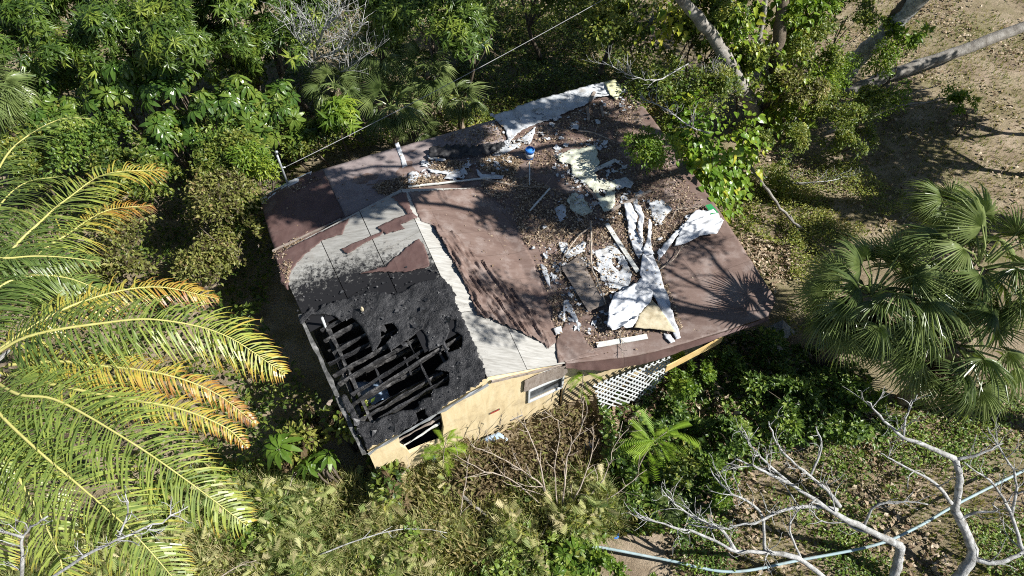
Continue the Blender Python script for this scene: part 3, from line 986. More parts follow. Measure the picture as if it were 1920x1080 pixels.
# room floor and partition seen through the holes
fpt = [D_ + nL * .3 + nF * .3, G_ + nF * .3, BR, BL + nL * .3]
V = np.array([[p[0], p[1], .35] for p in fpt])
W, F = thicken(V, np.array([[0, 1, 2, 3]]), np.array([[0, 1], [1, 2], [2, 3], [3, 0]]), np.array([0, 0, -.3]))
obj('room_floor', W, F, INT, house)
pa, pb = Lq(.02, .62), Lq(1.7, .62)
V, F = box([pa[0], pa[1], 1.35], [pb[0], pb[1], 1.35], .1, 2.0); obj('partition_wall', V, F, INT, house)
pa, pb = Lq(.98, .03), Lq(.98, .6)
V, F = box([pa[0], pa[1], 1.45], [pb[0], pb[1], 1.45], .1, 2.2); obj('partition_wall', V, F, INT, house)

# service mast and overhead cable
mp = RP(540, 346)
mast = thing('service_mast', 'thin grey metal mast at the back left roof corner carrying the overhead cable', 'mast', mp)
V, F = tube(np.array([mp - [0, 0, .3], mp + [0, 0, .6], mp + [0.0, 0, 1.32]]), .035, 8); obj('pole', V, F, METAL, mast, True)
V, F = tube(np.array([mp + [0, 0, 1.3], mp + [.02, -.02, 1.4], mp + [.06, -.05, 1.43]]), [.045, .05, .04], 8); obj('weather_cap', V, F, METAL, mast, True)
V, F = tube(np.array([mp + [0, 0, .74], mp + [.07, 0, .74], mp + [.12, 0, .76]]), .022, 6); obj('insulator', V, F, WPAINT, mast, True)
w0 = mp + np.array([.12, 0, .76]); w1 = G(1165, -20, 5.2)
ts = np.linspace(0, 1, 40)
V, F = tube(w0 + (w1 - w0) * ts[:, None] - np.array([0, 0, .5]) * (4 * ts * (1 - ts))[:, None] * .25, .011, 5)
tag(obj('overhead_cable', V, F, WIRE, None, True), 'overhead cable running from the roof mast across the trees', 'cable')

# ------------------------------------------------------------------ things lying on the roof
def z2(*l): return [(920 + x * .3148, 140 + y * .3148) for x, y in l]
def z4(*l): return [(960 + x * .3148, 380 + y * .3148) for x, y in l]


def rt(name, label, cat, px, mat, group=None, **k):
    return tag(sheet(name, px, mat, None, **k), label, cat, group)


rt('white_roof_sheet', 'large white sheet covering the far back corner of the roof', 'sheet', [(925, 222), (1000, 192), (1148, 153), (1180, 176), (1150, 182), (1118, 186), (1096, 200), (1068, 212), (1040, 224), (1004, 236), (985, 244), (968, 256), (954, 274), (948, 246)], WHITE, off=.03, res=.06, crumple=.04, cs=2.5, jag=.05, edge_up=.05)
rt('white_sheet_scrap', 'white sheet strip beside the blue bucket, pointing at the back corner', 'sheet scrap', z2((150, 402), (180, 385), (268, 318), (262, 350), (240, 402), (200, 410)), WHITE, off=.04, res=.04, crumple=.035, cs=3, jag=.03)
rt('white_sheet_scrap', 'torn white scrap left of the blue bucket', 'sheet scrap', z2((2, 486), (70, 425), (185, 412), (180, 430), (100, 470), (40, 497)), WHITE, off=.04, res=.04, crumple=.035, cs=3, jag=.03)
rt('white_sheet_scrap', 'small white scrap lying between the two leaf heaps behind the ridge', 'sheet scrap', [(766, 326), (782, 324), (792, 332), (778, 344), (766, 346)], WHITE, off=.05, res=.035, crumple=.035, cs=3, jag=.03)
rt('white_sheet_scrap', 'long white rag along the front of the dark crumpled membrane', 'sheet scrap', [(800, 318), (830, 324), (870, 318), (878, 328), (850, 340), (832, 338), (838, 330), (808, 326)], WHITE, off=.05, res=.035, crumple=.035, cs=3, jag=.04)
rt('white_sheet_scrap', 'white rag strip just behind the long white batten', 'sheet scrap', [(892, 318), (905, 330), (945, 332), (942, 338), (905, 340), (896, 330)], WHITE, off=.05, res=.03, crumple=.035, cs=3, jag=.03)
rt('black_roof_sheet', 'dark crumpled membrane roll with white edges left of the blue bucket', 'roof sheet', [(805, 286), (840, 280), (884, 282), (940, 274), (948, 280), (936, 292), (880, 300), (838, 302), (806, 300)], pmat('black_membrane', even((.02, .02, .022), (.05, .048, .048)), 3, 6, .5, .4, .3, 8), off=.05, res=.04, crumple=.16, cs=4, jag=.03)
rt('white_sheet_scrap', 'thin white rim strip on the dark crumpled membrane roll', 'sheet scrap', [(800, 296), (812, 296), (838, 304), (830, 308), (806, 304)], WHITE, off=.09, res=.03, crumple=.035, cs=3, jag=.02)
rt('yellow_foam_patch', 'pale yellow foam patch at the far back corner of the roof', 'foam', z2((676, 62), (740, 40), (785, 92), (762, 128), (748, 168), (706, 130)), FOAM_Y, off=.06, res=.045, crumple=.05, cs=4, jag=.05)
rt('pale_foam_patch', 'long pale foam patch spreading down the middle of the roof', 'foam', z2((402, 490), (470, 464), (560, 450), (604, 430), (636, 428), (628, 490), (654, 540), (604, 588), (640, 640), (720, 650), (802, 625), (806, 650), (744, 690), (736, 770), (720, 820), (672, 830), (640, 760), (600, 700), (556, 650), (482, 600), (470, 550), (412, 524)), FOAM, off=.05, res=.045, crumple=.05, cs=4, jag=.08, holes=[z2((640, 690), (690, 700), (680, 740), (650, 730))])
rt('pale_foam_patch', 'small rounded pale foam patch in front of the long foam patch', 'foam', z2((450, 762), (500, 712), (556, 735), (580, 800), (612, 826), (540, 850), (484, 822)), FOAM, off=.05, res=.045, crumple=.04, cs=4, jag=.07)
rt('white_sheet_scrap', 'small white scrap left of the rounded foam patch', 'sheet scrap', z2((384, 806), (424, 778), (450, 800), (446, 850), (410, 882), (396, 850)), WHITE, off=.05, res=.04, crumple=.035, cs=3, jag=.05)
rt('white_sheet_scrap', 'white scrap at the right tip of the long foam patch', 'sheet scrap', z2((740, 640), (800, 622), (842, 660), (840, 690), (800, 680), (752, 700)), WHITE, off=.07, res=.04, crumple=.035, cs=3, jag=.05)
rt('white_sheet_scrap', 'grey white sheet between the draped tarp and the green plate', 'sheet scrap', z2((940, 772), (1020, 752), (1085, 812), (1040, 850), (1004, 900), (965, 868)), WHITE, off=.05, res=.04, crumple=.035, cs=3, jag=.05)
rt('white_insulation_sheet', 'bright white insulation sheet left of the long white plank', 'insulation', z4((490, 300), (590, 265), (640, 300), (684, 380), (716, 440), (690, 520), (640, 530), (590, 505), (528, 462), (510, 385)), WHITE, off=.04, res=.045, crumple=.035, cs=4, jag=.07, holes=[z4((585, 345), (622, 335), (655, 400), (640, 418), (600, 385))])
rt('draped_tarp', 'long white tarp tapering to the front roof edge', 'tarp', z4((770, 330), (832, 318), (872, 400), (902, 520), (960, 700), (1000, 815), (975, 822), (900, 700), (850, 600), (826, 560), (756, 440)), CLOTH, off=.07, res=.04, crumple=.03, cs=2, jag=.015, fold=(-.95, 3.6, .14))
rt('crumpled_tarp', 'crumpled white tarp heap beside the tan foam sheet', 'tarp', z4((562, 762), (570, 660), (600, 590), (650, 540), (720, 520), (762, 470), (808, 498), (830, 570), (822, 612), (764, 680), (712, 772), (590, 790)), CLOTH, off=.08, res=.035, crumple=.16, cs=1.8, jag=.03, fold=(.6, 3.8, .15))
rt('tan_foam_sheet', 'tan triangular foam sheet at the front of the tarps', 'foam', z4((720, 770), (752, 690), (822, 605), (862, 642), (905, 705), (972, 796), (870, 780)), TAN, off=.17, res=.05, crumple=.05, cs=2, jag=.012)
for lab, p in (('left strip of twisted white cloth above the tarps', z4((660, 25), (704, 30), (742, 100), (734, 170), (772, 258), (782, 300), (752, 352), (718, 282), (690, 200), (682, 120))),
               ('middle strip of twisted white cloth above the tarps', z4((716, 20), (760, 40), (782, 110), (770, 200), (776, 262), (756, 240), (742, 170), (752, 100), (726, 62))),
               ('narrow strip of twisted white cloth joining the long tarp', z4((808, 108), (828, 150), (822, 250), (842, 330), (786, 340), (774, 306), (802, 222), (806, 160))),
               ('broad strip of white cloth branching right to the green plate', z4((860, 312), (940, 220), (1030, 130), (1048, 150), (976, 220), (944, 268), (868, 362)))):
    rt('cloth_strip', lab, 'cloth strip', p, CLOTH, off=.06, res=.032, crumple=.04, cs=3, jag=.015, fold=(-1.0, 5, .12))
gfold = rt('folded_sheet', 'folded grey white sheeting beside the green plate', 'sheet', z4((1030, 128), (1082, 70), (1190, 60), (1252, 130), (1214, 204), (1120, 215), (1050, 252), (964, 272), (980, 222)), CLOTH, off=.05, res=.035, crumple=.04, cs=2, jag=.02, fold=(.3, 5.5, .12))
rt('white_sheet_scrap', 'white strips pinned where the gable meets the litter', 'sheet scrap', z4((166, 372), (206, 398), (222, 470), (230, 522), (206, 492), (180, 430)), WHITE, off=.06, res=.032, crumple=.035, cs=3, jag=.025)
rt('white_sheet_scrap', 'forked white scrap above the brown membrane flap', 'sheet scrap', z4((306, 596), (326, 592), (352, 620), (394, 712), (384, 726), (340, 668), (318, 650), (312, 716), (298, 712)), WHITE, off=.07, res=.03, crumple=.035, cs=3, jag=.02)
rt('white_sheet_scrap', 'tiny white scrap left of the brown membrane flap', 'sheet scrap', z4((246, 760), (290, 748), (300, 786), (262, 796)), WHITE, off=.07, res=.03, crumple=.035, cs=3, jag=.02)
rt('white_sheet_scrap', 'white sheet patch under the dead branches', 'sheet scrap', z4((276, 240), (322, 240), (340, 290), (420, 240), (444, 250), (430, 300), (330, 340), (292, 300)), WHITE, off=.035, res=.04, crumple=.04, cs=5, jag=.06)
rt('white_sheet_scrap', 'pale scrap at the roof edge below the tan foam', 'sheet scrap', z4((900, 782), (940, 796), (970, 836), (940, 846), (908, 812)), WHITE, off=.05, res=.03, crumple=.04, cs=6, jag=.02)
SCL = ['tiny white scrap on ' + x for x in ('the big white back sheet near its front edge', 'the litter just left of the white back sheet tail', 'the litter right of the blue bucket lid level', 'the litter in front of the back sheet middle', 'the litter below the yellow foam patch', 'the dark roll end left of the blue bucket', 'the edge between litter and brown gable slope', 'the lower edge between litter and gable slope', 'the litter left of the rounded foam patch top', 'the litter just right of the long foam patch', 'the twigs between the cloth strips and folded sheet', 'the litter beside the folded sheet near the green plate', 'the litter by the lower end of the plywood sheet')]
for i, (u, v, r) in enumerate(((1010, 212, 7), (968, 238, 6), (1052, 262, 5), (1040, 226, 5), (1120, 232, 6), (935, 285, 4), (1020, 430, 5), (1000, 468, 4), (1088, 372, 6), (1160, 352, 5), (1236, 452, 5), (1290, 410, 6), (1096, 565, 5))):
    a = np.linspace(0, 6.28, 6, endpoint=False) + rng.uniform(0, 1)
    rr = r * rng.uniform(.6, 1.4, 6)
    rt('paper_scrap', SCL[i], 'paper scrap', [(u + q * math.cos(t), v + q * .7 * math.sin(t)) for q, t in zip(rr, a)], WHITE, 'tiny scraps in the roof litter', off=.06, res=.03, crumple=.04, cs=6, jag=.015)


def plank(name, label, a, b, w, mat, th=.03, lift=.06, cat='plank', lift2=None):
    p, q = RP(*a), RP(*b)
    p[2] += lift; q[2] += lift if lift2 is None else lift2
    V, F = box(p, q, w, th, seg=8, wob=.003)
    return tag(obj(name, V, F, mat), label, cat)


plank('white_plank', 'long white plank lying from the foam patch to the tarps', z4((560, 138))[0], z4((748, 425))[0], .13, WOODW, lift=.1)
plank('white_plank', 'short white plank across the front roof edge', z4((502, 858))[0], z4((802, 806))[0], .15, WOODW, lift=.08)
plank('white_plank', 'white plank leaning under the small bush', z2((602, 590))[0], z2((738, 522))[0], .13, WOODW, lift=.09)
plank('grey_plank', 'grey stick of timber right of the foam patch', z2((715, 822))[0], z2((952, 702))[0], .09, WOODB, lift=.1)
plank('grey_plank', 'thin grey plank between the two foam patches', z2((566, 680))[0], z2((634, 752))[0], .07, WOODB, lift=.1)
plank('white_batten', 'long thin white batten along the top of the brown gable slope', (766, 354), (935, 335), .06, WOODW, lift=.09)
plank('white_batten', 'thin pale batten near the litter in the middle of the roof', z2((232, 828))[0], z2((352, 692))[0], .05, WOODW, lift=.12)
plank('valley_batten', 'thin weathered batten lying along the left valley of the roof', (512, 474), (640, 414), .06, WOODB, lift=.08)
plank('upright_stick', 'thin pale stick near the blue bucket', z2((230, 560))[0], z2((232, 672))[0], .03, WOODW, lift=.3, lift2=.1)
plank('grey_plank', 'weathered plank at the far back corner beside the yellow foam', z2((590, 175))[0], z2((618, 115))[0], .1, WOODB, lift=.1)
plank('grey_plank', 'dark upright plank end near the white back sheet', z2((575, 215))[0], z2((582, 290))[0], .09, WOODB, lift=.14)
plank('grey_plank', 'short dark plank near the back right of the roof', z2((655, 205))[0], z2((668, 268))[0], .08, WOODB, lift=.14)
p = [RP(*q) for q in z4((292, 402), (402, 328), (552, 620), (452, 660))]
W, F = thicken(np.array(p) + [0, 0, .12], np.array([[3, 2, 1, 0]]), np.array([[3, 2], [2, 1], [1, 0], [0, 3]]), np.array([0, 0, -.03]))
tag(obj('plywood_sheet', W, F, WOODB), 'brown weathered plywood sheet under the dead branches', 'plywood sheet')
p = [RP(*q) for q in z4((1145, 36), (1178, 28), (1222, 80), (1186, 102))]
W, F = thicken(np.array(p) + [0, 0, .16], np.array([[3, 2, 1, 0]]), np.array([[3, 2], [2, 1], [1, 0], [0, 3]]), np.array([0, 0, -.02]))
tag(obj('green_plate', W, F, GREEN), 'bright green flat plate at the right roof edge', 'plate')

# blue bucket
bp = RP(993, 297)
bk = thing('paint_bucket', 'blue and white plastic bucket standing on the back of the roof', 'bucket', bp)
prof = [(.118, 0), (.122, .01), (.14, .3), (.152, .31), (.152, .345), (.14, .35), (.14, .37), (.132, .37), (.13, .30)]


def lathe(prof, c, n=24):
    th = np.linspace(0, 2 * np.pi, n, endpoint=False); V, F = [], []
    for r, z in prof: V.append(np.stack([c[0] + r * np.cos(th), c[1] + r * np.sin(th), np.full(n, c[2] + z)], 1))
    k = np.arange(n)
    for i in range(len(prof) - 1): F.append(np.stack([i * n + k, i * n + (k + 1) % n, (i + 1) * n + (k + 1) % n, (i + 1) * n + k], 1))
    return np.vstack(V), [np.vstack(F)]


bp = bp + np.array([0, 0, .03])
V, F = lathe(prof, bp); obj('body', V, F, BLUE, bk, True)
V, F = lathe([(.001, .33), (.13, .33), (.131, .325), (.001, .32)], bp); obj('lid', V, F, BLUE_IN, bk, True)
V, F = lathe([(.1275, .06), (.1295, .06), (.142, .24), (.140, .24)], bp); tag(obj('label_band', V, F, WHITE, bk, True), 'worn white label band')
t = np.linspace(0, math.pi, 14)
V, F = tube(np.stack([bp[0] + .155 * np.cos(t), bp[1] - .13 * np.sin(t), bp[2] + .33 - .12 * np.sin(t)], 1), .005, 5); obj('handle', V, F, METAL, bk, True)

# leaf litter on the roof
LITPX = [([(698, 352), (735, 336), (800, 330), (835, 332), (830, 346), (770, 354), (738, 368), (716, 366)], 2600),
         ([(800, 300), (870, 304), (940, 290), (980, 302), (960, 336), (900, 318), (850, 330), (806, 318)], 4200),
         ([(830, 262), (870, 244), (940, 228), (946, 262), (900, 276), (850, 276)], 800),
         ([(955, 262), (1040, 226), (1120, 190), (1190, 190), (1215, 250), (1300, 360), (1330, 400), (1240, 420), (1150, 400), (1040, 330), (1000, 330), (985, 290)], 8000),
         ([(900, 345), (985, 332), (1100, 380), (1230, 400), (1330, 400), (1290, 440), (1230, 470), (1260, 560), (1280, 620), (1140, 640), (1110, 660), (1070, 590), (1046, 640), (1030, 560), (1000, 480), (960, 410)], 15000),
         ([(510, 474), (560, 446), (570, 452), (540, 478), (516, 490)], 500), ([(540, 355), (590, 332), (600, 338), (556, 362)], 200),
         ([(524, 500), (545, 484), (548, 500), (536, 540)], 200)]
LITPX += [([(490, 376), (925, 226), (1150, 156), (1200, 192), (1450, 562), (1240, 676), (1064, 680), (905, 350), (516, 474)], 420), ([(760, 372), (900, 350), (1040, 630), (900, 590), (812, 424)], 160)]
mb = MB()
LL1, LL2 = t_leaf(.3, .1, .2), t_long(.07, .1)
for px, cnt in LITPX:
    P = RPS(px)[:, :2]
    lo, hi = P.min(0), P.max(0)
    c = rng.uniform(lo, hi, (cnt * 5, 2)); c = c[inside(c[:, 0], c[:, 1], P)]
    dens = fbm(c[:, 0] * 1.6, c[:, 1] * 1.6, 4.4, 3)
    c = c[rng.random(len(c)) < np.clip((dens - .28) * 4, .08, 1)][:cnt]
    n = len(c)
    z = roofz(c[:, 0], c[:, 1]) + rng.uniform(.015, .07, n) + (rng.random(n) < .14) * .06
    for k, tm in enumerate((LL1, LL2)):
        s = rng.random(n) < .5 if k == 0 else ~s
        m = int(s.sum())
        scatter(mb, tm, frames(np.stack([rng.normal(0, 1, m), rng.normal(0, 1, m), rng.normal(0, .18, m)], 1), rng.uniform(-.8, .8, m)), np.stack([c[s, 0], c[s, 1], z[s]], 1), rng.uniform(.035, .1, m), rng.random(m))
tag(mb.build('roof_leaf_litter', L_LITTER), 'brown dead leaves and needles drifted over the flat roof', 'leaf litter', None, 'stuff')

mb = MB()
for px, cnt in ([z2((380, 420), (660, 400), (860, 620), (1100, 760), (1000, 920), (640, 880), (380, 880)), 230], [z4((180, 260), (460, 180), (720, 250), (760, 500), (560, 800), (300, 760)), 150], [z2((0, 250), (280, 260), (700, 60), (860, 190), (640, 300), (300, 420), (0, 480)), 120], [[(800, 296), (880, 300), (960, 300), (960, 345), (860, 345), (780, 340)], 70]):
    P = RPS(px)[:, :2]
    c = rng.uniform(P.min(0), P.max(0), (cnt * 6, 2)); c = c[inside(c[:, 0], c[:, 1], P)]
    c = c[rng.random(len(c)) < np.clip((fbm(c[:, 0] * 2, c[:, 1] * 2, 14.4, 3) - .42) * 6, 0, 1)][:cnt]
    n = len(c)
    for q in range(5):
        TV = [[0, 0, 0]] + [[math.cos(a) * r_, math.sin(a) * r_ * .7, rng.normal(0, .12)] for a, r_ in zip(np.arange(9) * .698, rng.uniform(.25, 1.0, 9))]
        TFc = np.array([[0, i + 1, (i + 1) % 9 + 1] for i in range(9)]); cq = c[q::5]; m = len(cq)
        scatter(mb, (np.array(TV), TFc), frames(np.stack([rng.normal(0, 1, m), rng.normal(0, 1, m), rng.normal(0, .12, m)], 1), rng.uniform(-.3, .3, m)), np.stack([cq[:, 0], cq[:, 1], roofz(cq[:, 0], cq[:, 1]) + rng.uniform(.05, .09, m)], 1), rng.gamma(1.6, .04, m) + .02, rng.random(m))
tag(mb.build('torn_fragments', WHITE), 'small white torn fragments of foam and sheeting strewn over the roof', 'fragments', None, 'stuff')


# ------------------------------------------------------------------ branches
def limb(mb, P, r0, r1, twigs=6, tl=.6, depth=1, up=.25, sides=6, start=.25, jit=.03, spread=1.0):
    """a tapering limb with forking side twigs"""
    P = smooth_path(P, max(6, len(P) * 4)) if len(P) > 2 else np.linspace(P[0], P[1], 6)
    L = np.linalg.norm(np.diff(P, axis=0), axis=1).sum()
    P = P + rng.normal(0, jit * 3.0 * L / len(P), P.shape) * np.linspace(0, 1, len(P))[:, None] ** .5
    rad = np.linspace(r0, r1, len(P)) * (1 + rng.normal(0, .06, len(P)))
    V, F = tube(P, rad, sides); mb.add(V, F, rng.random())
    if depth <= 0: return
    T = unit(np.gradient(P, axis=0))
    for i in range(twigs):
        f = start + (1 - start) * (i + rng.random()) / twigs
        k = min(len(P) - 1, int(f * (len(P) - 1)))
        d = unit(T[k] * rng.uniform(.4, 1.1) + unit(rng.normal(0, 1, 3)) * spread * .9 + np.array([0, 0, up]))
        l = tl * rng.uniform(.5, 1.2) * (1.15 - .5 * f)
        b = unit(d + rng.normal(0, .35, 3) + np.array([0, 0, up * .6]))
        rr = min(rad[k] * .7, max(.011, l * .022))
        limb(mb, np.array([P[k], P[k] + d * l * .5, P[k] + d * l * .5 + b * l * .5]), rr, max(.006, rr * .4), max(2, int(twigs * .4)), tl * .6, depth - 1, up, max(3, sides - 2), .2, jit, spread)


def branch_thing(name, label, cat, px, r0, r1, mat, lift=.1, roof=True, twigs=6, tl=.4, depth=1, group=None, up=.1):
    P = np.array([RP(*q) + [0, 0, lift] for q in px]) if roof else path3(px)
    mb = MB(); limb(mb, P, r0, r1, twigs, tl, depth, up)
    return tag(mb.build(name, mat, None, True), label, cat, group)


branch_thing('dead_branch', 'dry forked branch lying over the brown plywood sheet', 'branch', z4((465, 130), (470, 250), (470, 400), (520, 520), (552, 625)), .035, .02, TWIG, .16, twigs=9, tl=.7)
branch_thing('dead_branch', 'curved dry branch arching left from the plywood sheet', 'branch', z4((468, 165), (400, 215), (330, 300), (290, 380), (286, 460)), .028, .008, TWIG, .16, twigs=7, tl=.5)
branch_thing('dead_branch', 'dry branch crossing from the foam patch to the plywood', 'branch', z4((372, 80), (440, 170)), .02, .012, TWIG, .16, twigs=3, tl=.3)
branch_thing('dead_branch', 'long thin twiggy branch at the end of the white batten', 'branch', [(905, 342), (940, 348), (980, 356), (1030, 356)], .022, .008, TWIG, .14, twigs=7, tl=.5)
branch_thing('dead_branch', 'small forked twig on the brown gable slope', 'branch', [(940, 372), (920, 368), (908, 362), (960, 362)], .016, .006, TWIG, .1, twigs=5, tl=.35)
branch_thing('dead_branch', 'dark fallen branch in the shade at the back of the roof', 'branch', z2((520, 350), (600, 360), (680, 390), (740, 420)), .03, .012, TWIG, .12, twigs=5, tl=.4)
branch_thing('dead_branch', 'twig hanging over the front eave', 'branch', z4((640, 770), (648, 850), (655, 940)), .014, .005, TWIG, .12, twigs=5, tl=.3)
branch_thing('dead_branch', 'dry branch lying on litter right of the long tarp', 'branch', z4((880, 410), (960, 350), (1010, 270)), .02, .008, TWIG, .12, twigs=4, tl=.35)
branch_thing('dead_branch', 'dry twigs between the cloth strips and the folded sheet', 'branch', z4((950, 110), (975, 60), (1060, 50), (1120, 40)), .018, .006, TWIG, .14, twigs=6, tl=.35)

# rubbish on the room floor and round the house
zf = .38
def floor_sheet(name, label, cat, px, z, mat, amp=.1, res=.07, jag=.03):
    SEED[0] += 1.1
    O = jag_outline([G(*q, z) for q in px], res, jag, SEED[0])
    V, q, be = grid_fill(O, [], res)
    zz = z + amp * fbm(V[:, 0] * 3, V[:, 1] * 3, SEED[0], 3)
    W, F = thicken(np.stack([V[:, 0], V[:, 1], zz], 1), q, be, np.array([0, 0, -.015]))
    return tag(obj(name, W, F, mat, None, True), label, cat)


floor_sheet('blue_plastic_sheet', 'pale blue plastic sheet on the floor of the burnt room', 'plastic sheet', [(668, 722), (716, 716), (732, 748), (700, 764), (672, 752)], .5, BLUE_S, .3)
floor_sheet('blue_plastic_sheet', 'crumpled blue plastic on the ground under the front wall', 'plastic sheet', [(900, 830), (935, 812), (955, 826), (930, 840)], .25, BLUE_S, .2)
floor_sheet('blue_plastic_sheet', 'blue scrap of plastic in the weeds by the wall base', 'plastic sheet', [(806, 858), (822, 850), (830, 868), (815, 876)], .35, BLUE_S, .2)
floor_sheet('blue_plastic_sheet', 'small blue rag on the ground above the pipe', 'plastic sheet', [(1148, 1000), (1162, 996), (1160, 1012), (1150, 1012)], .15, BLUE, .15, .04)
floor_sheet('blue_plastic_sheet', 'blue scrap in the dark creeper left of the ferny sapling', 'plastic sheet', [(1094, 830), (1112, 822), (1116, 840), (1100, 846)], .3, BLUE_S, .15, .05)
floor_sheet('white_litter', 'white rubbish lying in the clearing behind the house', 'rubbish', [(896, 84), (920, 82), (918, 92), (900, 94)], .3, WHITE, .15, .06)
for i, (u, v) in enumerate(((632, 730), (655, 712))):
    p = G(u, v, .45); d = rng.normal(0, 1, 3) * [1, 1, .15]; d = unit(d)
    V, F = box(p - d * .5, p + d * .5, .1, .05, seg=4, wob=.01)
    tag(obj('fallen_board', V, F, [WOODB, INT, CHAR, WOODB, INT][i]), ('grey broken board on the burnt room floor, nearer the left wall', 'dark broken board on the burnt room floor beside the blue sheet')[i], 'board', 'fallen boards in the burnt room')
for i, (c, lab) in enumerate((([(1440, 612), (1468, 600), (1492, 622), (1466, 640)], 'grey concrete slab at the right corner of the house'), ([(1402, 636), (1438, 612), (1462, 642), (1440, 668)], 'tilted concrete slab in the shade by the right corner'), ([(1335, 652), (1362, 634), (1372, 642), (1342, 662)], 'pale slab fragment under the yellow fascia end'))):
    zs = (.35, .5, .1, .25)
    p = np.array([G(*q, z) for q, z in zip(c, zs)])
    W, F = thicken(p, np.array([[3, 2, 1, 0]]), np.array([[3, 2], [2, 1], [1, 0], [0, 3]]), np.array([0, 0, -.09]))
    tag(obj('concrete_slab', W, F, CONC), lab, 'slab')


def lattice(name, label, c3, mat, pitch, w, th):
    """diagonal lattice panel, every slat its own part"""
    c3 = np.array(c3)
    o = c3[0]; ex = unit(c3[1] - c3[0]); n = unit(np.cross(ex, c3[3] - c3[0])); ey = np.cross(n, ex)
    poly = np.array([[(p - o) @ ex, (p - o) @ ey] for p in c3])
    t = thing(name, label, 'lattice', c3.mean(0) * [1, 1, 0])
    for k, (dx, dy) in enumerate(((1, 1), (1, -1))):
        d = np.array([dx, dy]) / math.sqrt(2); m = np.array([-d[1], d[0]])
        vals = poly @ m
        for c in np.arange(vals.min() + pitch * .4, vals.max(), pitch):
            hits = []
            for a, b in zip(poly, np.roll(poly, -1, 0)):
                va, vb = a @ m - c, b @ m - c
                if va * vb < 0: hits.append(a + (b - a) * va / (va - vb))
            if len(hits) < 2: continue
            h0, h1 = hits[0], hits[1]
            if np.linalg.norm(h1 - h0) < .06 or rng.random() < .06: continue
            if rng.random() < .12: h1 = h0 + (h1 - h0) * rng.uniform(.4, .8)       # snapped slat
            P = [o + ex * h[0] + ey * h[1] + n * (th * 1.02 * k) for h in (h0, h1)]
            V, F = box(P[0], P[1], w, th, up=n)
            obj('slat', V, F, mat, t)
    return t


lattice('lattice_panel', 'white diagonal lattice panel leaning under the front eave', [G(1112, 722, 1.75), G(1180, 690, 1.8), G(1256, 668, 1.7), G(1262, 694, 1.25), G(1222, 738, .55), G(1134, 774, .5), G(1110, 748, 1.1)][:1] + [G(1256, 668, 1.75), G(1258, 694, 1.25), G(1222, 738, .5), G(1130, 774, .45)], WPAINT, .125, .042, .012)
lattice('lattice_panel', 'tan weathered lattice panel lying in the weeds below the wall', [G(872, 842, .6), G(944, 850, .5), G(930, 906, .35), G(838, 902, .4)], pmat('tan_lattice', even((.34, .26, .17), (.5, .41, .29)), 5, 5, .8, .1), .14, .04, .012)

# pipes and lines on the ground
pp = smooth_path(path3([(1085, 1024, .3), (1130, 1027, .28), (1250, 1050, .2), (1370, 1072, .15), (1500, 1050, .2), (1640, 1022, .3), (1720, 988, .4), (1800, 942, .45), (1940, 872, .5)]), 70)
V, F = tube(pp, .036, 10); tag(obj('water_pipe', V, F, PIPE, None, True), 'long pale blue pipe snaking along the bottom right ground', 'pipe')
pp = path3([(1000, 1048, .25), (1016, 1043, .27), (1032, 1037, .28)])
V, F = tube(pp, .05, 10); tag(obj('water_pipe', V, F, PIPE, None, True), 'short broken piece of pale blue pipe in the weeds', 'pipe')
pp = smooth_path(path3([(820, 905, .45), (850, 915, .5), (885, 945, .5), (915, 970, .45), (968, 1030, .3)]), 30)
V, F = tube(pp, np.linspace(.05, .035, 30), 8); tag(obj('fallen_pole', V, F, BARK, None, True), 'fallen grey pole in the weeds below the wall', 'pole')

# ------------------------------------------------------------------ vegetation kit
T_WH = [t_whorl(9, t_leaf(.1, .04, .38), .1, s) for s in (1, 2, 3)]
T_OV = t_leaf(.26, .07, .12)
T_HEART = (np.array([[0, 0, 0], [-.3, .02, .05], [-.36, .35, .08], [0, .38, 0], [.36, .35, .08], [.3, .02, .05], [-.2, .72, .02], [.2, .72, .02], [0, 1.05, -.16], [0, .72, -.06]]),
           [np.array([[0, 3, 1], [0, 5, 3], [6, 9, 8], [9, 7, 8], [1, 3, 2], [5, 4, 3]]), np.array([[2, 3, 9, 6], [3, 4, 7, 9]])])


def sph(n):
    v = unit(rng.normal(0, 1, (n, 3)))
    return v


def crown_points(blobs, n, shell=.72, gap=.42, gs=.9, low=-.35):
    """points through the outer volume of uneven lobes, with gaps where the noise is low"""
    B = np.array([list(b[0]) + list(b[1]) for b in blobs], float)
    w = B[:, 3] * B[:, 4]; w = w / w.sum()
    k = rng.choice(len(B), n * 3, p=w)
    d = sph(n * 3)
    d[:, 2] = np.where(d[:, 2] < low, -d[:, 2], d[:, 2])
    r = shell + (1.04 - shell) * rng.random(n * 3) ** .7 + np.abs(rng.normal(0, .12, n * 3)) * (rng.random(n * 3) < .35)
    P = B[k, :3] + d * B[k, 3:] * r[:, None]
    g = fbm(P[:, 0] * gs, P[:, 1] * gs, P[:, 2] * gs * 1.3, 3)
    ok = (g > gap) & (P[:, 2] > .05)
    P, d, k = P[ok][:n], d[ok][:n], k[ok][:n]
    return P, d, g[ok][:n]


def blobset(c, r, n, zr=.75, spread=.75):
    c = np.asarray(c, float)
    out = [(c, (r * .55, r * .55, r * .55 * zr))]
    for i in range(int(n * 1.8)):
        d = sph(1)[0]; d[2] = d[2] * .55 * zr + .05
        q = r * rng.uniform(.2, .5)
        out.append((c + d * r * spread * rng.uniform(.5, 1.3), (q * rng.uniform(.8, 1.3), q * rng.uniform(.8, 1.3), q * rng.uniform(.6, 1.1))))
    return out


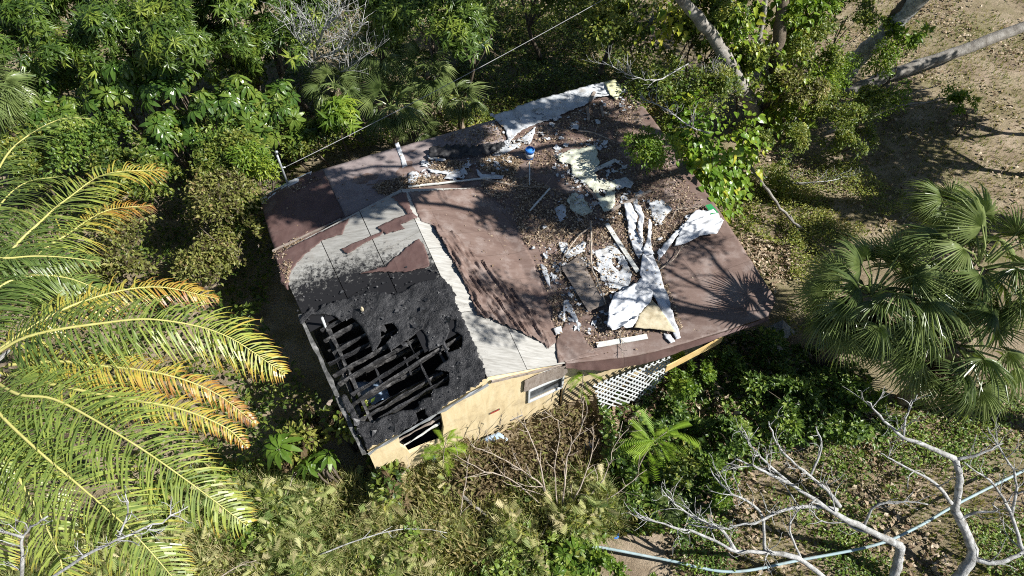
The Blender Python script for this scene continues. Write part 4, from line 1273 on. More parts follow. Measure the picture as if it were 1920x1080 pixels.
def crown(name, blobs, n, tmpls, size, mat, parent, out=.7, down=.35, jit=.6, **k):
    P, d, g = crown_points(blobs, n, **k)
    mb = MB(); m = len(P)
    Yd = d * out + np.array([0, 0, -down]) + rng.normal(0, jit, (m, 3))
    tone = np.clip((g - .42) * 1.6 + rng.normal(.25, .22, m), 0, 1)
    ti = rng.integers(0, len(tmpls), m)
    for i, t in enumerate(tmpls):
        s = ti == i
        up = np.tile([0, 0, 1.0], (s.sum(), 1)) + d[s] * .6
        scatter(mb, t, frames(Yd[s], rng.normal(0, .4, s.sum()), up), P[s], size * rng.uniform(.65, 1.25, s.sum()), tone[s])
    return mb.build(name, mat, parent)


def whorl_crown(name, blobs, n, size, mat, parent, **k):
    P, d, g = crown_points(blobs, n, **k)
    mb = MB(); m = len(P)
    A = unit(d * .8 + np.array([0, 0, .7]) + rng.normal(0, .35, (m, 3)))      # whorl axis
    h = unit(rng.normal(0, 1, (m, 3))); X = unit(np.cross(h, A)); Yv = np.cross(A, X)
    M = np.stack([X, Yv, A], 2)
    tone = np.clip((g - .42) * 1.6 + rng.normal(.25, .2, m), 0, 1)
    ti = rng.integers(0, 3, m)
    for i in range(3):
        s = ti == i
        scatter(mb, T_WH[i], M[s], P[s], size * rng.uniform(.7, 1.2, s.sum()), tone[s])
    return mb.build(name, mat, parent)


def trunk_to(parent, base, blobs, r, mat=None, name='trunk', n=4, bend=.4):
    """stem with limbs reaching into the lobes"""
    base = np.asarray(base, float); mb = MB()
    c = np.array(blobs[0][0])
    mid = base * .45 + c * .55 + rng.normal(0, bend, 3) * [1, 1, .2]
    V, F = tube(smooth_path([base - [0, 0, .15], base * .7 + mid * .3 + rng.normal(0, .05, 3), mid, c], 12), np.linspace(r, r * .35, 12), 8); mb.add(V, F, .5)
    for b in blobs[1:1 + n]:
        e = np.array(b[0])
        V, F = tube(smooth_path([mid, (mid + e) / 2 + rng.normal(0, .15, 3), e], 8), np.linspace(r * .5, r * .15, 8), 6); mb.add(V, F, .5)
    return mb.build(name, mat or BARKD, parent, True)


def tree(kind, label, u, v, z, r, n, size, mat, style='whorl', group=None, nb=6, tr=.13, zr=.8, bark=None, wpos=None, cat='tree', **k):
    c = np.array(wpos, float) if wpos is not None else G(u, v, z)
    z = c[2]
    base = np.array([c[0] + rng.normal(0, .3), c[1] + rng.normal(0, .3), 0])
    base[2] = float(gz(base[0:1], base[1:2])[0]) - .05
    t = thing(kind, label, cat, base, group)
    bl = blobset(c, r, nb, zr)
    if style == 'whorl': whorl_crown('crown', bl, n, size, mat, t, **k)
    else: crown('crown', bl, n, style if isinstance(style, list) else [T_OV], size, mat, t, **k)
    trunk_to(t, base, bl, tr, bark)
    return t


# palmate umbrella-tree leaf, three shapes shared by all the bushes
def schef_mesh(seed, mat, nl=9, dr=.5, closed=0.0, w=.17):
    r = np.random.default_rng(seed); mb = MB()
    lf = (np.array([[0, .12, 0], [-w * .55, .3, .02], [0, .3, -.015], [w * .55, .3, .02], [-w, .62, -.03], [0, .64, -.05], [w, .62, -.03], [-w * .6, .9, -.15], [0, .9, -.15], [w * .6, .9, -.15], [0, 1.06, -.24]]),
          [np.array([[0, 2, 1], [0, 3, 2], [7, 8, 10], [8, 9, 10]]), np.array([[1, 2, 5, 4], [2, 3, 6, 5], [4, 5, 8, 7], [5, 6, 9, 8]])])
    for i in range(nl):
        a = 2 * np.pi * (i + .5) / nl + r.normal(0, .09)
        el = -dr * .4 + r.normal(0, .1) - closed
        Yd = np.array([[math.sin(a) * math.cos(el), math.cos(a) * math.cos(el), math.sin(el)]])
        V = lf[0].copy(); V[:, 2] -= dr * V[:, 1] ** 2 * .45
        mb.add(V @ frames(Yd)[0].T * r.uniform(.8, 1.08), lf[1], r.uniform(0, .5))
    V, F = tube(np.array([[0, -.55, -.85], [0, -.2, -.3], [0, 0, 0.0]]), .012, 4); mb.add(V, F, .3)
    return mb.mesh('leaf', mat)


SCH = [schef_mesh(s, L_SCHEF, n, d) for s, n, d in ((1, 9, .45), (2, 8, .7), (3, 10, .3))]
SCHL = [schef_mesh(s, L_LIME, n, d, 0, .15) for s, n, d in ((7, 10, .35), (8, 9, .5))]
SCHW = [schef_mesh(s, L_WILT, n, d, c, w) for s, n, d, c, w in ((4, 8, 1.2, .5, .13), (5, 9, .9, .35, .14))]


def schef(label, u, v, z, r, n, size, meshes=None, group='umbrella plants left of the house', name='umbrella_plant', wilt=0.0, fill=True):
    c = G(u, v, z)
    base = np.array([c[0], c[1], float(gz(c[0:1], c[1:2])[0])])
    t = thing(name, label, 'shrub', base, group)
    bl = blobset(c, r, 4, .75)
    P, d, g = crown_points(bl, n, shell=.8, gap=.3)
    for p, dd in zip(P, d):
        ax = unit(dd * .55 + np.array([.15, -.1, .8]) + rng.normal(0, .2, 3))
        h = unit(rng.normal(0, 1, 3)); X = unit(np.cross(h, ax)); Yv = np.cross(ax, X)
        ms = meshes or SCH
        if wilt and rng.random() < wilt: ms = SCHW
        o = bpy.data.objects.new('leaf', ms[rng.integers(len(ms))])
        s = size * rng.uniform(.75, 1.25)
        M = np.eye(4); M[:3, :3] = np.stack([X, Yv, ax], 1) * s; M[:3, 3] = p
        o.matrix_basis = Matrix(M.tolist())
        link(o, t)
    if fill:
        crown('inner_leaves', [(b[0], tuple(np.array(b[1]) * .85)) for b in bl], int(n * 7), [T_OV], .2, L_SHRUB if not wilt else L_WILT, t, shell=.4, gap=.2)
    mb = MB()
    for b in bl:
        e = np.array(b[0])
        V, F = tube(smooth_path([base + rng.normal(0, .12, 3) * [1, 1, 0] - [0, 0, .1], (base + e) / 2 + rng.normal(0, .1, 3), e], 7), np.linspace(.04, .02, 7), 5); mb.add(V, F, .5)
    mb.build('stems', BARKD, t, True)
    return t


# fan palm leaf: pleated blade split into drooping ribbons, on a stalk along -y
def fan_mesh(seed, mat, n=34, droop=.45, arc=118, split=.36, stalk=.9):
    r = np.random.default_rng(seed); mb = MB()
    for i in range(n):
        a = R(-arc + 2 * arc * i / (n - 1)) + r.normal(0, .02)
        L = (1.0 - .32 * (abs(a) / R(arc)) ** 1.5) * r.uniform(.88, 1.06)
        da = R(arc) / (n - 1) * 1.05
        u = np.array([math.sin(a), math.cos(a), 0])
        p = np.array([math.cos(a), -math.sin(a), 0])
        dr = droop * r.uniform(.7, 1.5)
        def pt(f, sgn, wd, lift=0):
            rr = f * L
            drop = -dr * rr ** 2.2 - .28 * abs(math.sin(a)) * rr * .5
            return u * rr * (1 - .18 * rr) + p * sgn * wd + np.array([0, 0, drop + lift])
        ws = split * L * math.sin(da)
        tw = r.normal(0, .012)
        V = [[0, 0, 0], pt(split * .6, -1, ws * .6, -.012), pt(split * .6, 0, 0, .018), pt(split * .6, 1, ws * .6, -.012),
             pt(split, -1, ws, -.012), pt(split, 0, 0, .02), pt(split, 1, ws, -.012),
             pt(.76, -1, ws * .62, -.01 + tw), pt(.76, 0, 0, .01), pt(.76, 1, ws * .62, -.01 - tw), pt(1.06, 0, 0, -.05)]
        mb.add(np.array(V), [np.array([[0, 2, 1], [0, 3, 2], [7, 8, 10], [8, 9, 10]]), np.array([[1, 2, 5, 4], [2, 3, 6, 5], [4, 5, 8, 7], [5, 6, 9, 8]])], r.uniform(.1, .7))
    V, F = tube(np.array([[0, -stalk, -.12], [0, -stalk * .5, .03], [0, 0.05, .005]]), [.03, .022, .014], 5); mb.add(V, F, .75)
    return mb.mesh('frond', mat)


FAN = [fan_mesh(s, L_FAN, 34, d) for s, d in ((1, .25), (2, .42), (3, .6))]
FAND = [fan_mesh(s, L_FAN_D, 26, d, 80) for s, d in ((4, 1.0), (5, 1.3))]


def fan_palm(label, c, n, size, stalk=.9, dead=6, group=None, trunk_r=.17, name='fan_palm', lo=-.45, hi=1.2):
    base = np.array([c[0], c[1], float(gz(c[0:1], c[1:2])[0])])
    t = thing(name, label, 'palm', base, group)
    ga = 2.399963
    for i in range(n + dead):
        isd = i >= n
        f = (i + .5) / n if not isd else 1
        el = hi + (lo - hi) * f ** .8 + rng.normal(0, .09) if not isd else rng.uniform(-1.25, -.8)
        az = i * ga + rng.normal(0, .15)
        d = np.array([math.cos(az) * math.cos(el), math.sin(az) * math.cos(el), math.sin(el)])
        s = size * rng.uniform(.85, 1.12) * (1 if not isd else .8)
        upv = np.array([0, 0, 1.0]) if el < 1.0 else np.array([-math.cos(az), -math.sin(az), .3])
        bend = unit(d + np.array([0, 0, -.22]))
        M3 = frames(bend[None], np.array([rng.normal(0, .25)]), upv[None])[0]
        p = np.array(c) + d * s * stalk * rng.uniform(.85, 1.1)
        o = bpy.data.objects.new('frond', (FAND if isd else FAN)[rng.integers(2 if isd else 3)])
        M = np.eye(4); M[:3, :3] = M3 * s; M[:3, 3] = p
        o.matrix_basis = Matrix(M.tolist()); link(o, t)
    P = np.linspace(base - [0, 0, .2], np.array(c), 9)
    V, F = tube(P + rng.normal(0, .02, P.shape), trunk_r * (1 + rng.normal(0, .06, 9)), 10); obj('trunk', V, F, HUSK, t, True)
    for k in range(10):
        a = k * ga; q = np.array(c) - [0, 0, rng.uniform(.1, .7)]
        dd = np.array([math.cos(a), math.sin(a), .9])
        V, F = box(q + dd * trunk_r * .4, q + dd * trunk_r * 2.0, .09, .03, taper=.5); obj('boot', V, F, HUSK, t)
    return t


# coconut palm frond: curved midrib and hanging leaflets
def coco_frond(parent, nodes, tone, grad=.25, ll=.85, n=70, droop=.55, seed=0):
    r = np.random.default_rng(100 + seed)
    P = smooth_path(path3(nodes), 40)
    L = np.concatenate([[0], np.cumsum(np.linalg.norm(np.diff(P, axis=0), axis=1))]); LT_ = L[-1]
    V, F = tube(P, np.linspace(.038, .007, 40), 6)
    fr = obj('frond', V, F, RACHIS, parent, True)
    mb = MB()
    T = unit(np.gradient(P, axis=0))
    for i in range(n):
        f = .14 + .86 * i / (n - 1)
        s = f * LT_
        k = min(38, int(np.searchsorted(L, s)) - 1); k = max(0, k)
        g = (s - L[k]) / (L[k + 1] - L[k] + 1e-9)
        p = P[k] + (P[k + 1] - P[k]) * g; t = T[k]
        S = unit(np.cross(t, [0, 0, 1.0])); U = np.cross(S, t)
        for sg in (-1, 1):
            if r.random() < .09: continue
            l = ll * (math.sin(math.pi * min(1, (f * .86 + .14))) ** .55 + .12) * r.uniform(.85, 1.1)
            fw = .16 + .62 * f + r.normal(0, .14)
            d = unit(S * sg + t * fw + U * (.12 + r.normal(0, .25)))
            w = .016 * r.uniform(.75, 1.25)
            pts = []
            cur = p.copy(); dd = d.copy()
            for q in range(5):
                pts.append(cur.copy())
                cur = cur + dd * l / 4
                dd = unit(dd + np.array([0, 0, -droop * r.uniform(.5, 1.3)]))
            pts = np.array(pts)
            wv = unit(np.cross(d, U)) * w
            nn = unit(np.cross(wv, d))
            ws = [.6, 1, .95, .6]
            Vv = []
            for q in range(4): Vv += [pts[q] - wv * ws[q] + nn * .0, pts[q] + wv * ws[q]]
            Vv.append(pts[4])
            tt = np.clip(tone + grad * (f - .4) + r.normal(0, .06), 0, 1)
            tips = np.clip(tt + np.array([0, 0, .0, .0, .03, .03, .1, .1, .3]) * (.4 + f), 0, 1)
            mb.add(np.array(Vv), [np.array([[0, 1, 3, 2], [2, 3, 5, 4], [4, 5, 7, 6]]), np.array([[6, 7, 8]])], tips)
    o = mb.build('leaflets', L_COCO, fr)
    o.matrix_parent_inverse = Matrix.Identity(4) if parent is None else Matrix.Translation((0, 0, 0))
    o['kind'] = 'stuff'
    return fr


def px_scatter(poly, n, z=0.0, dens=None, thr=.0):
    P = np.array([G(*q) for q in poly])[:, :2]
    lo, hi = P.min(0), P.max(0)
    c = rng.uniform(lo, hi, (n * 5, 2)); c = c[inside(c[:, 0], c[:, 1], P)]
    if dens: c = c[rng.random(len(c)) < np.clip((fbm(c[:, 0] * dens, c[:, 1] * dens, 6.6, 3) - thr) * 5, 0, 1)]
    return c[:n]


HP = np.array([W0, S1, RB, L1])[:, :2]


def off_house(c):
    return c[~inside(c[:, 0], c[:, 1], HP)]


def mound(c, amp, sc, seed):
    return amp * np.clip(fbm(c[:, 0] * sc, c[:, 1] * sc, seed, 3) * 1.8 - .45, 0, 1)


def leafy_cover(name, label, cat, polys, n, tmpl, size, mat, amp, sc=.7, zmin=.05, up=.6, tilt=.7, tone=(.4, .25), dens=None, thr=0, seed=1.0):
    mb = MB()
    for poly, share in polys:
        c = off_house(px_scatter(poly, int(n * share), 0, dens, thr)); m = len(c)
        if m == 0: continue
        h = mound(c, amp, sc, seed)
        z = gz(c[:, 0], c[:, 1]) + zmin + h * rng.uniform(.45, 1.02, m)
        Yd = np.stack([rng.normal(0, 1, m), rng.normal(0, 1, m), rng.normal(up * .4, tilt * .5, m)], 1)
        tn = np.clip(rng.normal(tone[0], tone[1], m) + .5 * (fbm(c[:, 0] * .9, c[:, 1] * .9, seed + 3, 2) - .5), 0, 1)
        ts = tmpl if isinstance(tmpl, list) else [tmpl]
        ti = rng.integers(0, len(ts), m)
        for i, t in enumerate(ts):
            s = ti == i
            scatter(mb, t, frames(Yd[s], rng.normal(0, .5, s.sum())), np.stack([c[s, 0], c[s, 1], z[s]], 1), size * rng.uniform(.6, 1.3, s.sum()), tn[s])
    return tag(mb.build(name, mat), label, cat, None, 'stuff')


def tuft_cover(name, label, cat, polys, n, size, mat, tone=(.5, .3), dens=None, thr=0):
    mb = MB(); tm = [t_tuft(5, s, .042) for s in (1, 2, 3)]
    for poly, share in polys:
        c = off_house(px_scatter(poly, int(n * share), 0, dens, thr)); m = len(c)
        ang = rng.uniform(0, 6.28, m)
        M = np.zeros((m, 3, 3)); M[:, 0, 0] = np.cos(ang); M[:, 0, 1] = -np.sin(ang); M[:, 1, 0] = np.sin(ang); M[:, 1, 1] = np.cos(ang); M[:, 2, 2] = 1
        z = gz(c[:, 0], c[:, 1]) - .05
        tn = np.clip(rng.normal(tone[0], tone[1], m) + .6 * (fbm(c[:, 0] * .5, c[:, 1] * .5, 9.1, 2) - .5), 0, 1)
        ti = rng.integers(0, 3, m)
        for i in range(3):
            s = ti == i
            scatter(mb, tm[i], M[s], np.stack([c[s, 0], c[s, 1], z[s]], 1), size * rng.uniform(.5, 1.3, s.sum()), tn[s])
    return tag(mb.build(name, mat), label, cat, None, 'stuff')

# ------------------------------------------------------------------ ground cover (nobody could count it)
FULL = [(-150, -60), (2070, -60), (2070, 1130), (-150, 1130)]
DRY = [(1480, -40), (1990, -40), (1990, 480), (1500, 420), (1360, 330), (1420, 300)]
BR_ = [(1280, 850), (1560, 760), (1960, 740), (1960, 1130), (1250, 1130)]
LAWN = [(850, 20), (1180, 20), (1180, 150), (920, 240), (840, 250), (860, 120)]
tuft_cover('grass', 'patchy dry grass over the open ground', 'grass', [(DRY, .34), (BR_, .34), (LAWN, .14), ([(1340, 380), (1500, 330), (1620, 420), (1500, 520), (1400, 520)], .12)], 24000, .16, L_GRASS, (.5, .28), .6, .27)
leafy_cover('leaf_litter', 'dead leaves scattered on the bare soil', 'leaf litter', [(DRY, .3), (BR_, .22), ([(-60, -60), (1500, -60), (1500, 420), (-60, 420)], .2), ([(600, 760), (1500, 640), (1500, 1120), (400, 1120)], .2), ([(1340, 380), (1500, 330), (1540, 480), (1440, 560)], .08)], 11000, [t_leaf(.34, .12, .2), t_leaf(.2, .12, .3)], .15, L_LITTER, .06, zmin=.0, up=.1, tilt=.4, tone=(.5, .3), dens=.7, thr=.4)
leafy_cover('weeds', 'low green weeds filling the shady clearing behind the house', 'weeds', [(LAWN, .7), ([(540, 150), (860, 100), (920, 230), (560, 320)], .3)], 15000, T_OV, .15, L_SHRUB, .8, .6, tone=(.45, .25), seed=3.0, dens=.7, thr=.3)
CRP = [(1120, 760), (1240, 720), (1345, 648), (1440, 640), (1540, 660), (1640, 760), (1700, 800), (1640, 840), (1480, 850), (1380, 900), (1300, 1000), (1180, 1010), (1130, 900)]
leafy_cover('ground_creeper', 'dark glossy creeper covering the bank right of the front wall', 'creeper', [(CRP, 1.0)], 15000, [T_OV, t_leaf(.3, .1, .2), T_HEART], .14, L_IVY, 1.2, 1.3, tone=(.35, .25), seed=5.0, dens=1.2, thr=.26)
leafy_cover('dead_creeper', 'brown dead stems and leaves caught in the dark creeper', 'creeper', [(CRP, 1.0)], 3500, [t_long(.06, .3), t_leaf(.3, .1, .2)], .2, L_LITTER, 1.0, 1.3, tone=(.35, .3), seed=5.0, dens=1.5, thr=.42)
leafy_cover('scrub_leaves', 'low yellow green scrub on the open ground right of the roof', 'scrub', [([(1390, 330), (1560, 290), (1700, 370), (1640, 440), (1540, 480), (1430, 460), (1370, 400)], .8), ([(1480, 450), (1560, 440), (1600, 600), (1470, 640)], .2)], 9000, T_OV, .085, L_SHRUB, .45, 1.1, tone=(.75, .25), dens=1.1, thr=.36, seed=6.0)
leafy_cover('bank_leaves', 'small green plants scattered on the lower right ground', 'weeds', [(BR_, 1.0)], 8000, T_OV, .1, L_IVY, .35, 1.0, tone=(.6, .25), dens=.8, thr=.46, seed=7.0)
# feathery weeds along the bottom
FE = [t_pinnate(9, .05, .3, .2), t_pinnate(11, .042, .26, .4), t_pinnate(8, .06, .32, .1)]
BW = [([(340, 900), (480, 880), (700, 910), (840, 890), (980, 940), (1040, 1130), (-60, 1130), (240, 960)], .84), ([(740, 840), (850, 830), (900, 880), (820, 910)], .08), ([(960, 930), (1120, 900), (1160, 1000), (1060, 1020)], .08)]
leafy_cover('feathery_weeds', 'pale feathery weeds carpeting the bottom of the scene', 'weeds', BW, 4500, FE, .27, L_FEATH, 1.3, 1.2, tone=(.6, .36), up=.7, tilt=.9, seed=8.0, dens=1.3, thr=.3)
tuft_cover('dry_weed_stems', 'straw coloured stems standing among the feathery weeds', 'grass', [(BW[0][0], .7), (BW[2][0], .15), ([(900, 880), (1160, 860), (1250, 1000), (1000, 1010)], .15)], 5200, .8, L_GRASS, (.75, .25), 1.1, .36)
wt = [t_tuft(9, s_, .012, 1.1) for s_ in (11, 12, 13)]
leafy_cover('wispy_weeds', 'bright wispy yellow green weeds along the bottom', 'weeds', BW, 5200, wt, .55, L_FEATH, .9, 1.2, tone=(.55, .35), up=3.0, tilt=.5, seed=8.0, dens=1.2, thr=.3)
leafy_cover('weed_leaves', 'small yellow green leaves mixed through the feathery weeds', 'weeds', BW, 9000, [t_leaf(.22, .08, .1), t_long(.1, .2)], .16, L_SHRUB, 1.25, 1.2, tone=(.75, .28), seed=8.0, dens=1.3, thr=.36)
leafy_cover('broadleaf_weeds', 'bright green broad leaved weeds among the feathery weeds', 'weeds', [(BW[0][0], .75), ([(960, 1010), (1130, 1010), (1260, 1130), (900, 1130)], .25)], 7000, T_HEART, .12, L_IVY, .9, .8, tone=(.75, .25), dens=.8, thr=.42, seed=8.0)
leafy_cover('withered_vines', 'brown withered vines heaped along the foot of the front wall', 'vines', [([(690, 880), (760, 850), (860, 850), (940, 840), (1000, 880), (960, 960), (860, 980), (720, 960), (660, 920)], .8), ([(960, 800), (1110, 770), (1150, 860), (1060, 930), (960, 900)], .2)], 9000, [t_leaf(.24, .12, .3), t_long(.09, .4)], .17, L_WILT, .9, .9, tone=(.45, .3), seed=9.0)
leafy_cover('understory', 'dark leafy undergrowth below the trees on the left', 'undergrowth', [([(-100, 80), (560, 40), (560, 330), (500, 620), (640, 800), (480, 940), (300, 940), (-100, 900)], .75), ([(540, -40), (1250, -40), (1230, 60), (860, 60), (640, 200), (560, 180)], .25)], 38000, [T_OV, t_leaf(.2, .06, .2)], .17, L_SHRUB, 1.5, .8, tone=(.35, .25), seed=10.0)

# ------------------------------------------------------------------ trees behind the house and on the left
TG = 'trees behind the house'
for lab, u, v, z, r, n in (('mango tree with drooping leaves at the very top left corner', 60, 30, 4.4, 2.3, 900),
                           ('mango tree with bright hanging leaf clusters, second from the left edge', 205, 55, 4.6, 2.2, 950),
                           ('dense mango tree at the top, left of the bare grey tree', 390, 40, 4.6, 2.3, 900),
                           ('dark mango tree just behind the bare grey tree', 530, 30, 4.4, 2.0, 700),
                           ('tall leafy tree above the fan palms at the top', 820, 10, 4.6, 2.1, 750),
                           ('dark leafy tree at the top between the fan palms and clearing', 700, 0, 4.2, 2.0, 600)):
    tree('mango_tree', lab, u, v, z, r, int(n * 1.35), .35, L_MANGO, group=TG, gap=.44)
tree('slender_tree', 'slender young tree with a dark stem at the edge of the clearing', 884, 62, 3.4, 1.0, 260, .36, L_MANGO, group=TG, nb=4, tr=.1, gap=.4)
tree('leafy_tree', 'shadowy leafy tree at the top edge of the clearing', 1010, -20, 3.2, 1.8, 2600, .2, L_SHRUB, 'leaf', TG, gap=.46)
tree('leafy_tree', 'dark tree left of the big leaning trunk at the top', 1140, -10, 4.0, 2.0, 3200, .18, L_SHRUB, 'leaf', TG, gap=.46)
tree('leafy_shrub', 'dark twiggy shrub behind the back right roof corner', 1225, 130, 2.6, 1.6, 3400, .14, L_SHRUB, 'leaf', TG, gap=.44, cat='shrub')
tree('leafy_shrub', 'grey green shrub at the foot of the leaning trunk', 1300, 200, 2.4, 1.3, 2600, .11, L_SHRUB, 'leaf', None, gap=.46, cat='shrub')

UG = 'umbrella plants left of the house'
for lab, u, v, z, r, n, s in (('umbrella plant with round leaves near the left edge, below the mango trees', 80, 165, 2.8, 1.35, 62, .42),
                              ('tallest umbrella plant, between the mango trees and coconut fronds', 225, 165, 3.3, 1.3, 62, .42),
                              ('umbrella plant with big pale leaves left of centre of the thicket', 330, 150, 3.3, 1.35, 64, .42),
                              ('umbrella plant right of the pale leaved one, near the bare tree', 440, 190, 3.0, 1.4, 66, .4),
                              ('umbrella plant low behind the uppermost coconut frond', 90, 235, 2.4, 1.2, 56, .4),
                              ('umbrella plant in the shade above the weedy shrub', 330, 245, 2.4, 1.3, 60, .38),
                              ('umbrella plant nearest the fan palms', 520, 215, 2.4, 1.1, 50, .38)):
    schef(lab, u, v, z, r, n, s)
tree('weedy_shrub', 'tall tangled shrub with olive and brown leaves beside the left wall', 405, 420, 2.2, 1.5, 5200, .13, L_OLIVE, 'leaf', None, gap=.42, cat='shrub', tr=.06)
tree('weedy_shrub', 'dark leafy shrub above the olive shrub left of the roof', 405, 310, 2.3, 1.35, 4200, .14, L_SHRUB, 'leaf', None, gap=.42, cat='shrub', tr=.06)
tree('weedy_shrub', 'browning low shrub between the coconut fronds and left wall', 375, 500, 1.6, 1.25, 3600, .13, L_OLIVE, 'leaf', None, gap=.42, cat='shrub', tr=.05)
tree('weedy_shrub', 'shaded shrub beneath the drooping coconut fronds', 230, 480, 1.6, 1.6, 3800, .15, L_OLIVE, 'leaf', None, gap=.42, cat='shrub', tr=.05)
for lab, u, v, z, r, n, sz, m in (('dark shrub filling the gap between the umbrella plants and coconut fronds', 250, 320, 2.3, 1.4, 3000, .16, L_SHRUB), ('leafy shrub pressed against the left roof edge', 462, 400, 1.9, 1.0, 2400, .13, L_SHRUB), ('shrub below the small shaded dracaena, behind the roof mast', 560, 285, 1.4, .7, 1300, .13, L_SHRUB),
                                   ('leafy shrub behind the uppermost coconut frond tip', 165, 270, 2.6, 1.2, 2400, .16, L_IVY), ('shrub between the low umbrella plant and the lime shrub', 440, 262, 2.3, 1.0, 2200, .14, L_IVY), ('dark shrub at the left edge above the coconut fronds', 30, 300, 2.2, 1.3, 2200, .17, L_SHRUB),
                                   ('shrub deep under the mango trees at the left', 130, 120, 2.6, 1.6, 2600, .18, L_SHRUB), ('shrub deep under the mango trees near the bare tree', 460, 110, 2.6, 1.6, 2600, .18, L_SHRUB), ('shrub between mango trees and umbrella plants, centre of the thicket', 300, 95, 2.8, 1.5, 2600, .18, L_SHRUB)):
    tree('filler_shrub', lab, u, v, z, r, n, sz, m, 'leaf', 'shrubs filling the left thicket', gap=.43, cat='shrub', tr=.05, gs=1.4)
tree('lime_shrub', 'bright yellow green upright shrub at the back left roof corner', 478, 300, 2.7, .75, 1500, .17, L_LIME, [t_long(.12, .3)], None, nb=5, zr=1.4, gap=.36, cat='shrub', tr=.05)
tree('dracaena', 'dracaena with drooping glossy strap leaves left of the fan palms', 640, 215, 2.4, .8, 110, .5, L_LIME, 'whorl', None, nb=4, zr=1.3, gap=.25, cat='shrub', tr=.06)
tree('dracaena', 'small shaded dracaena behind the roof mast', 575, 250, 1.7, .55, 60, .45, L_MANGO, 'whorl', None, nb=3, zr=1.2, gap=.25, cat='shrub', tr=.05)

FG = 'fan palms behind the house'
for lab, u, v, z, n, s in (('tall dark fan palm in the shade above the others', 715, 95, 3.0, 20, .85),
                           ('fan palm with a drooping pale front leaf near the roof', 733, 205, 2.0, 14, .85),
                           ('fan palm right of the tall dark one', 800, 130, 2.6, 16, .8),
                           ('small pale fan palm at the roof edge', 788, 250, 1.2, 9, .6),
                           ('fan palm between the bare tree and dracaena', 628, 165, 2.4, 13, .75),
                           ('fan palm in shade at the clearing edge', 862, 190, 1.6, 12, .7)):
    fan_palm(lab, G(u, v, z), n, s, .8, 2, FG, .12)
fan_palm('fan palm cut by the left picture edge', G(-30, 170, 4.0), 20, 1.0, .8, 2, None, .15)
fan_palm('fan palm nearest the house in the group on the right, shaggy skirt', G(1632, 556, 3.6), 34, 1.1, 1.1, 16, 'big fan palms right of the house', .22, 'cabbage_palm', -.8, 1.2)
fan_palm('tallest fan palm of the right group, near the right edge', G(1835, 505, 4.3), 34, 1.15, 1.15, 12, 'big fan palms right of the house', .24, 'cabbage_palm', -.8, 1.25)
fan_palm('lowest fan palm of the right group, with wide front fans', G(1795, 650, 3.0), 26, 1.08, 1.1, 14, 'big fan palms right of the house', .2, 'cabbage_palm', -.7, 1.0)
fan_palm('small fan palm behind the big one, upright leaves', G(1765, 395, 2.2), 13, .85, .6, 0, None, .12, 'fan_palm', .1, 1.3)
fan_palm('seedling fan palm below the ferny sapling', G(1165, 938, .5), 9, .5, .4, 0, None, .04)
fan_palm('seedling fan palm left of the pale dead tree', G(1252, 950, .5), 9, .45, .4, 0, None, .04)

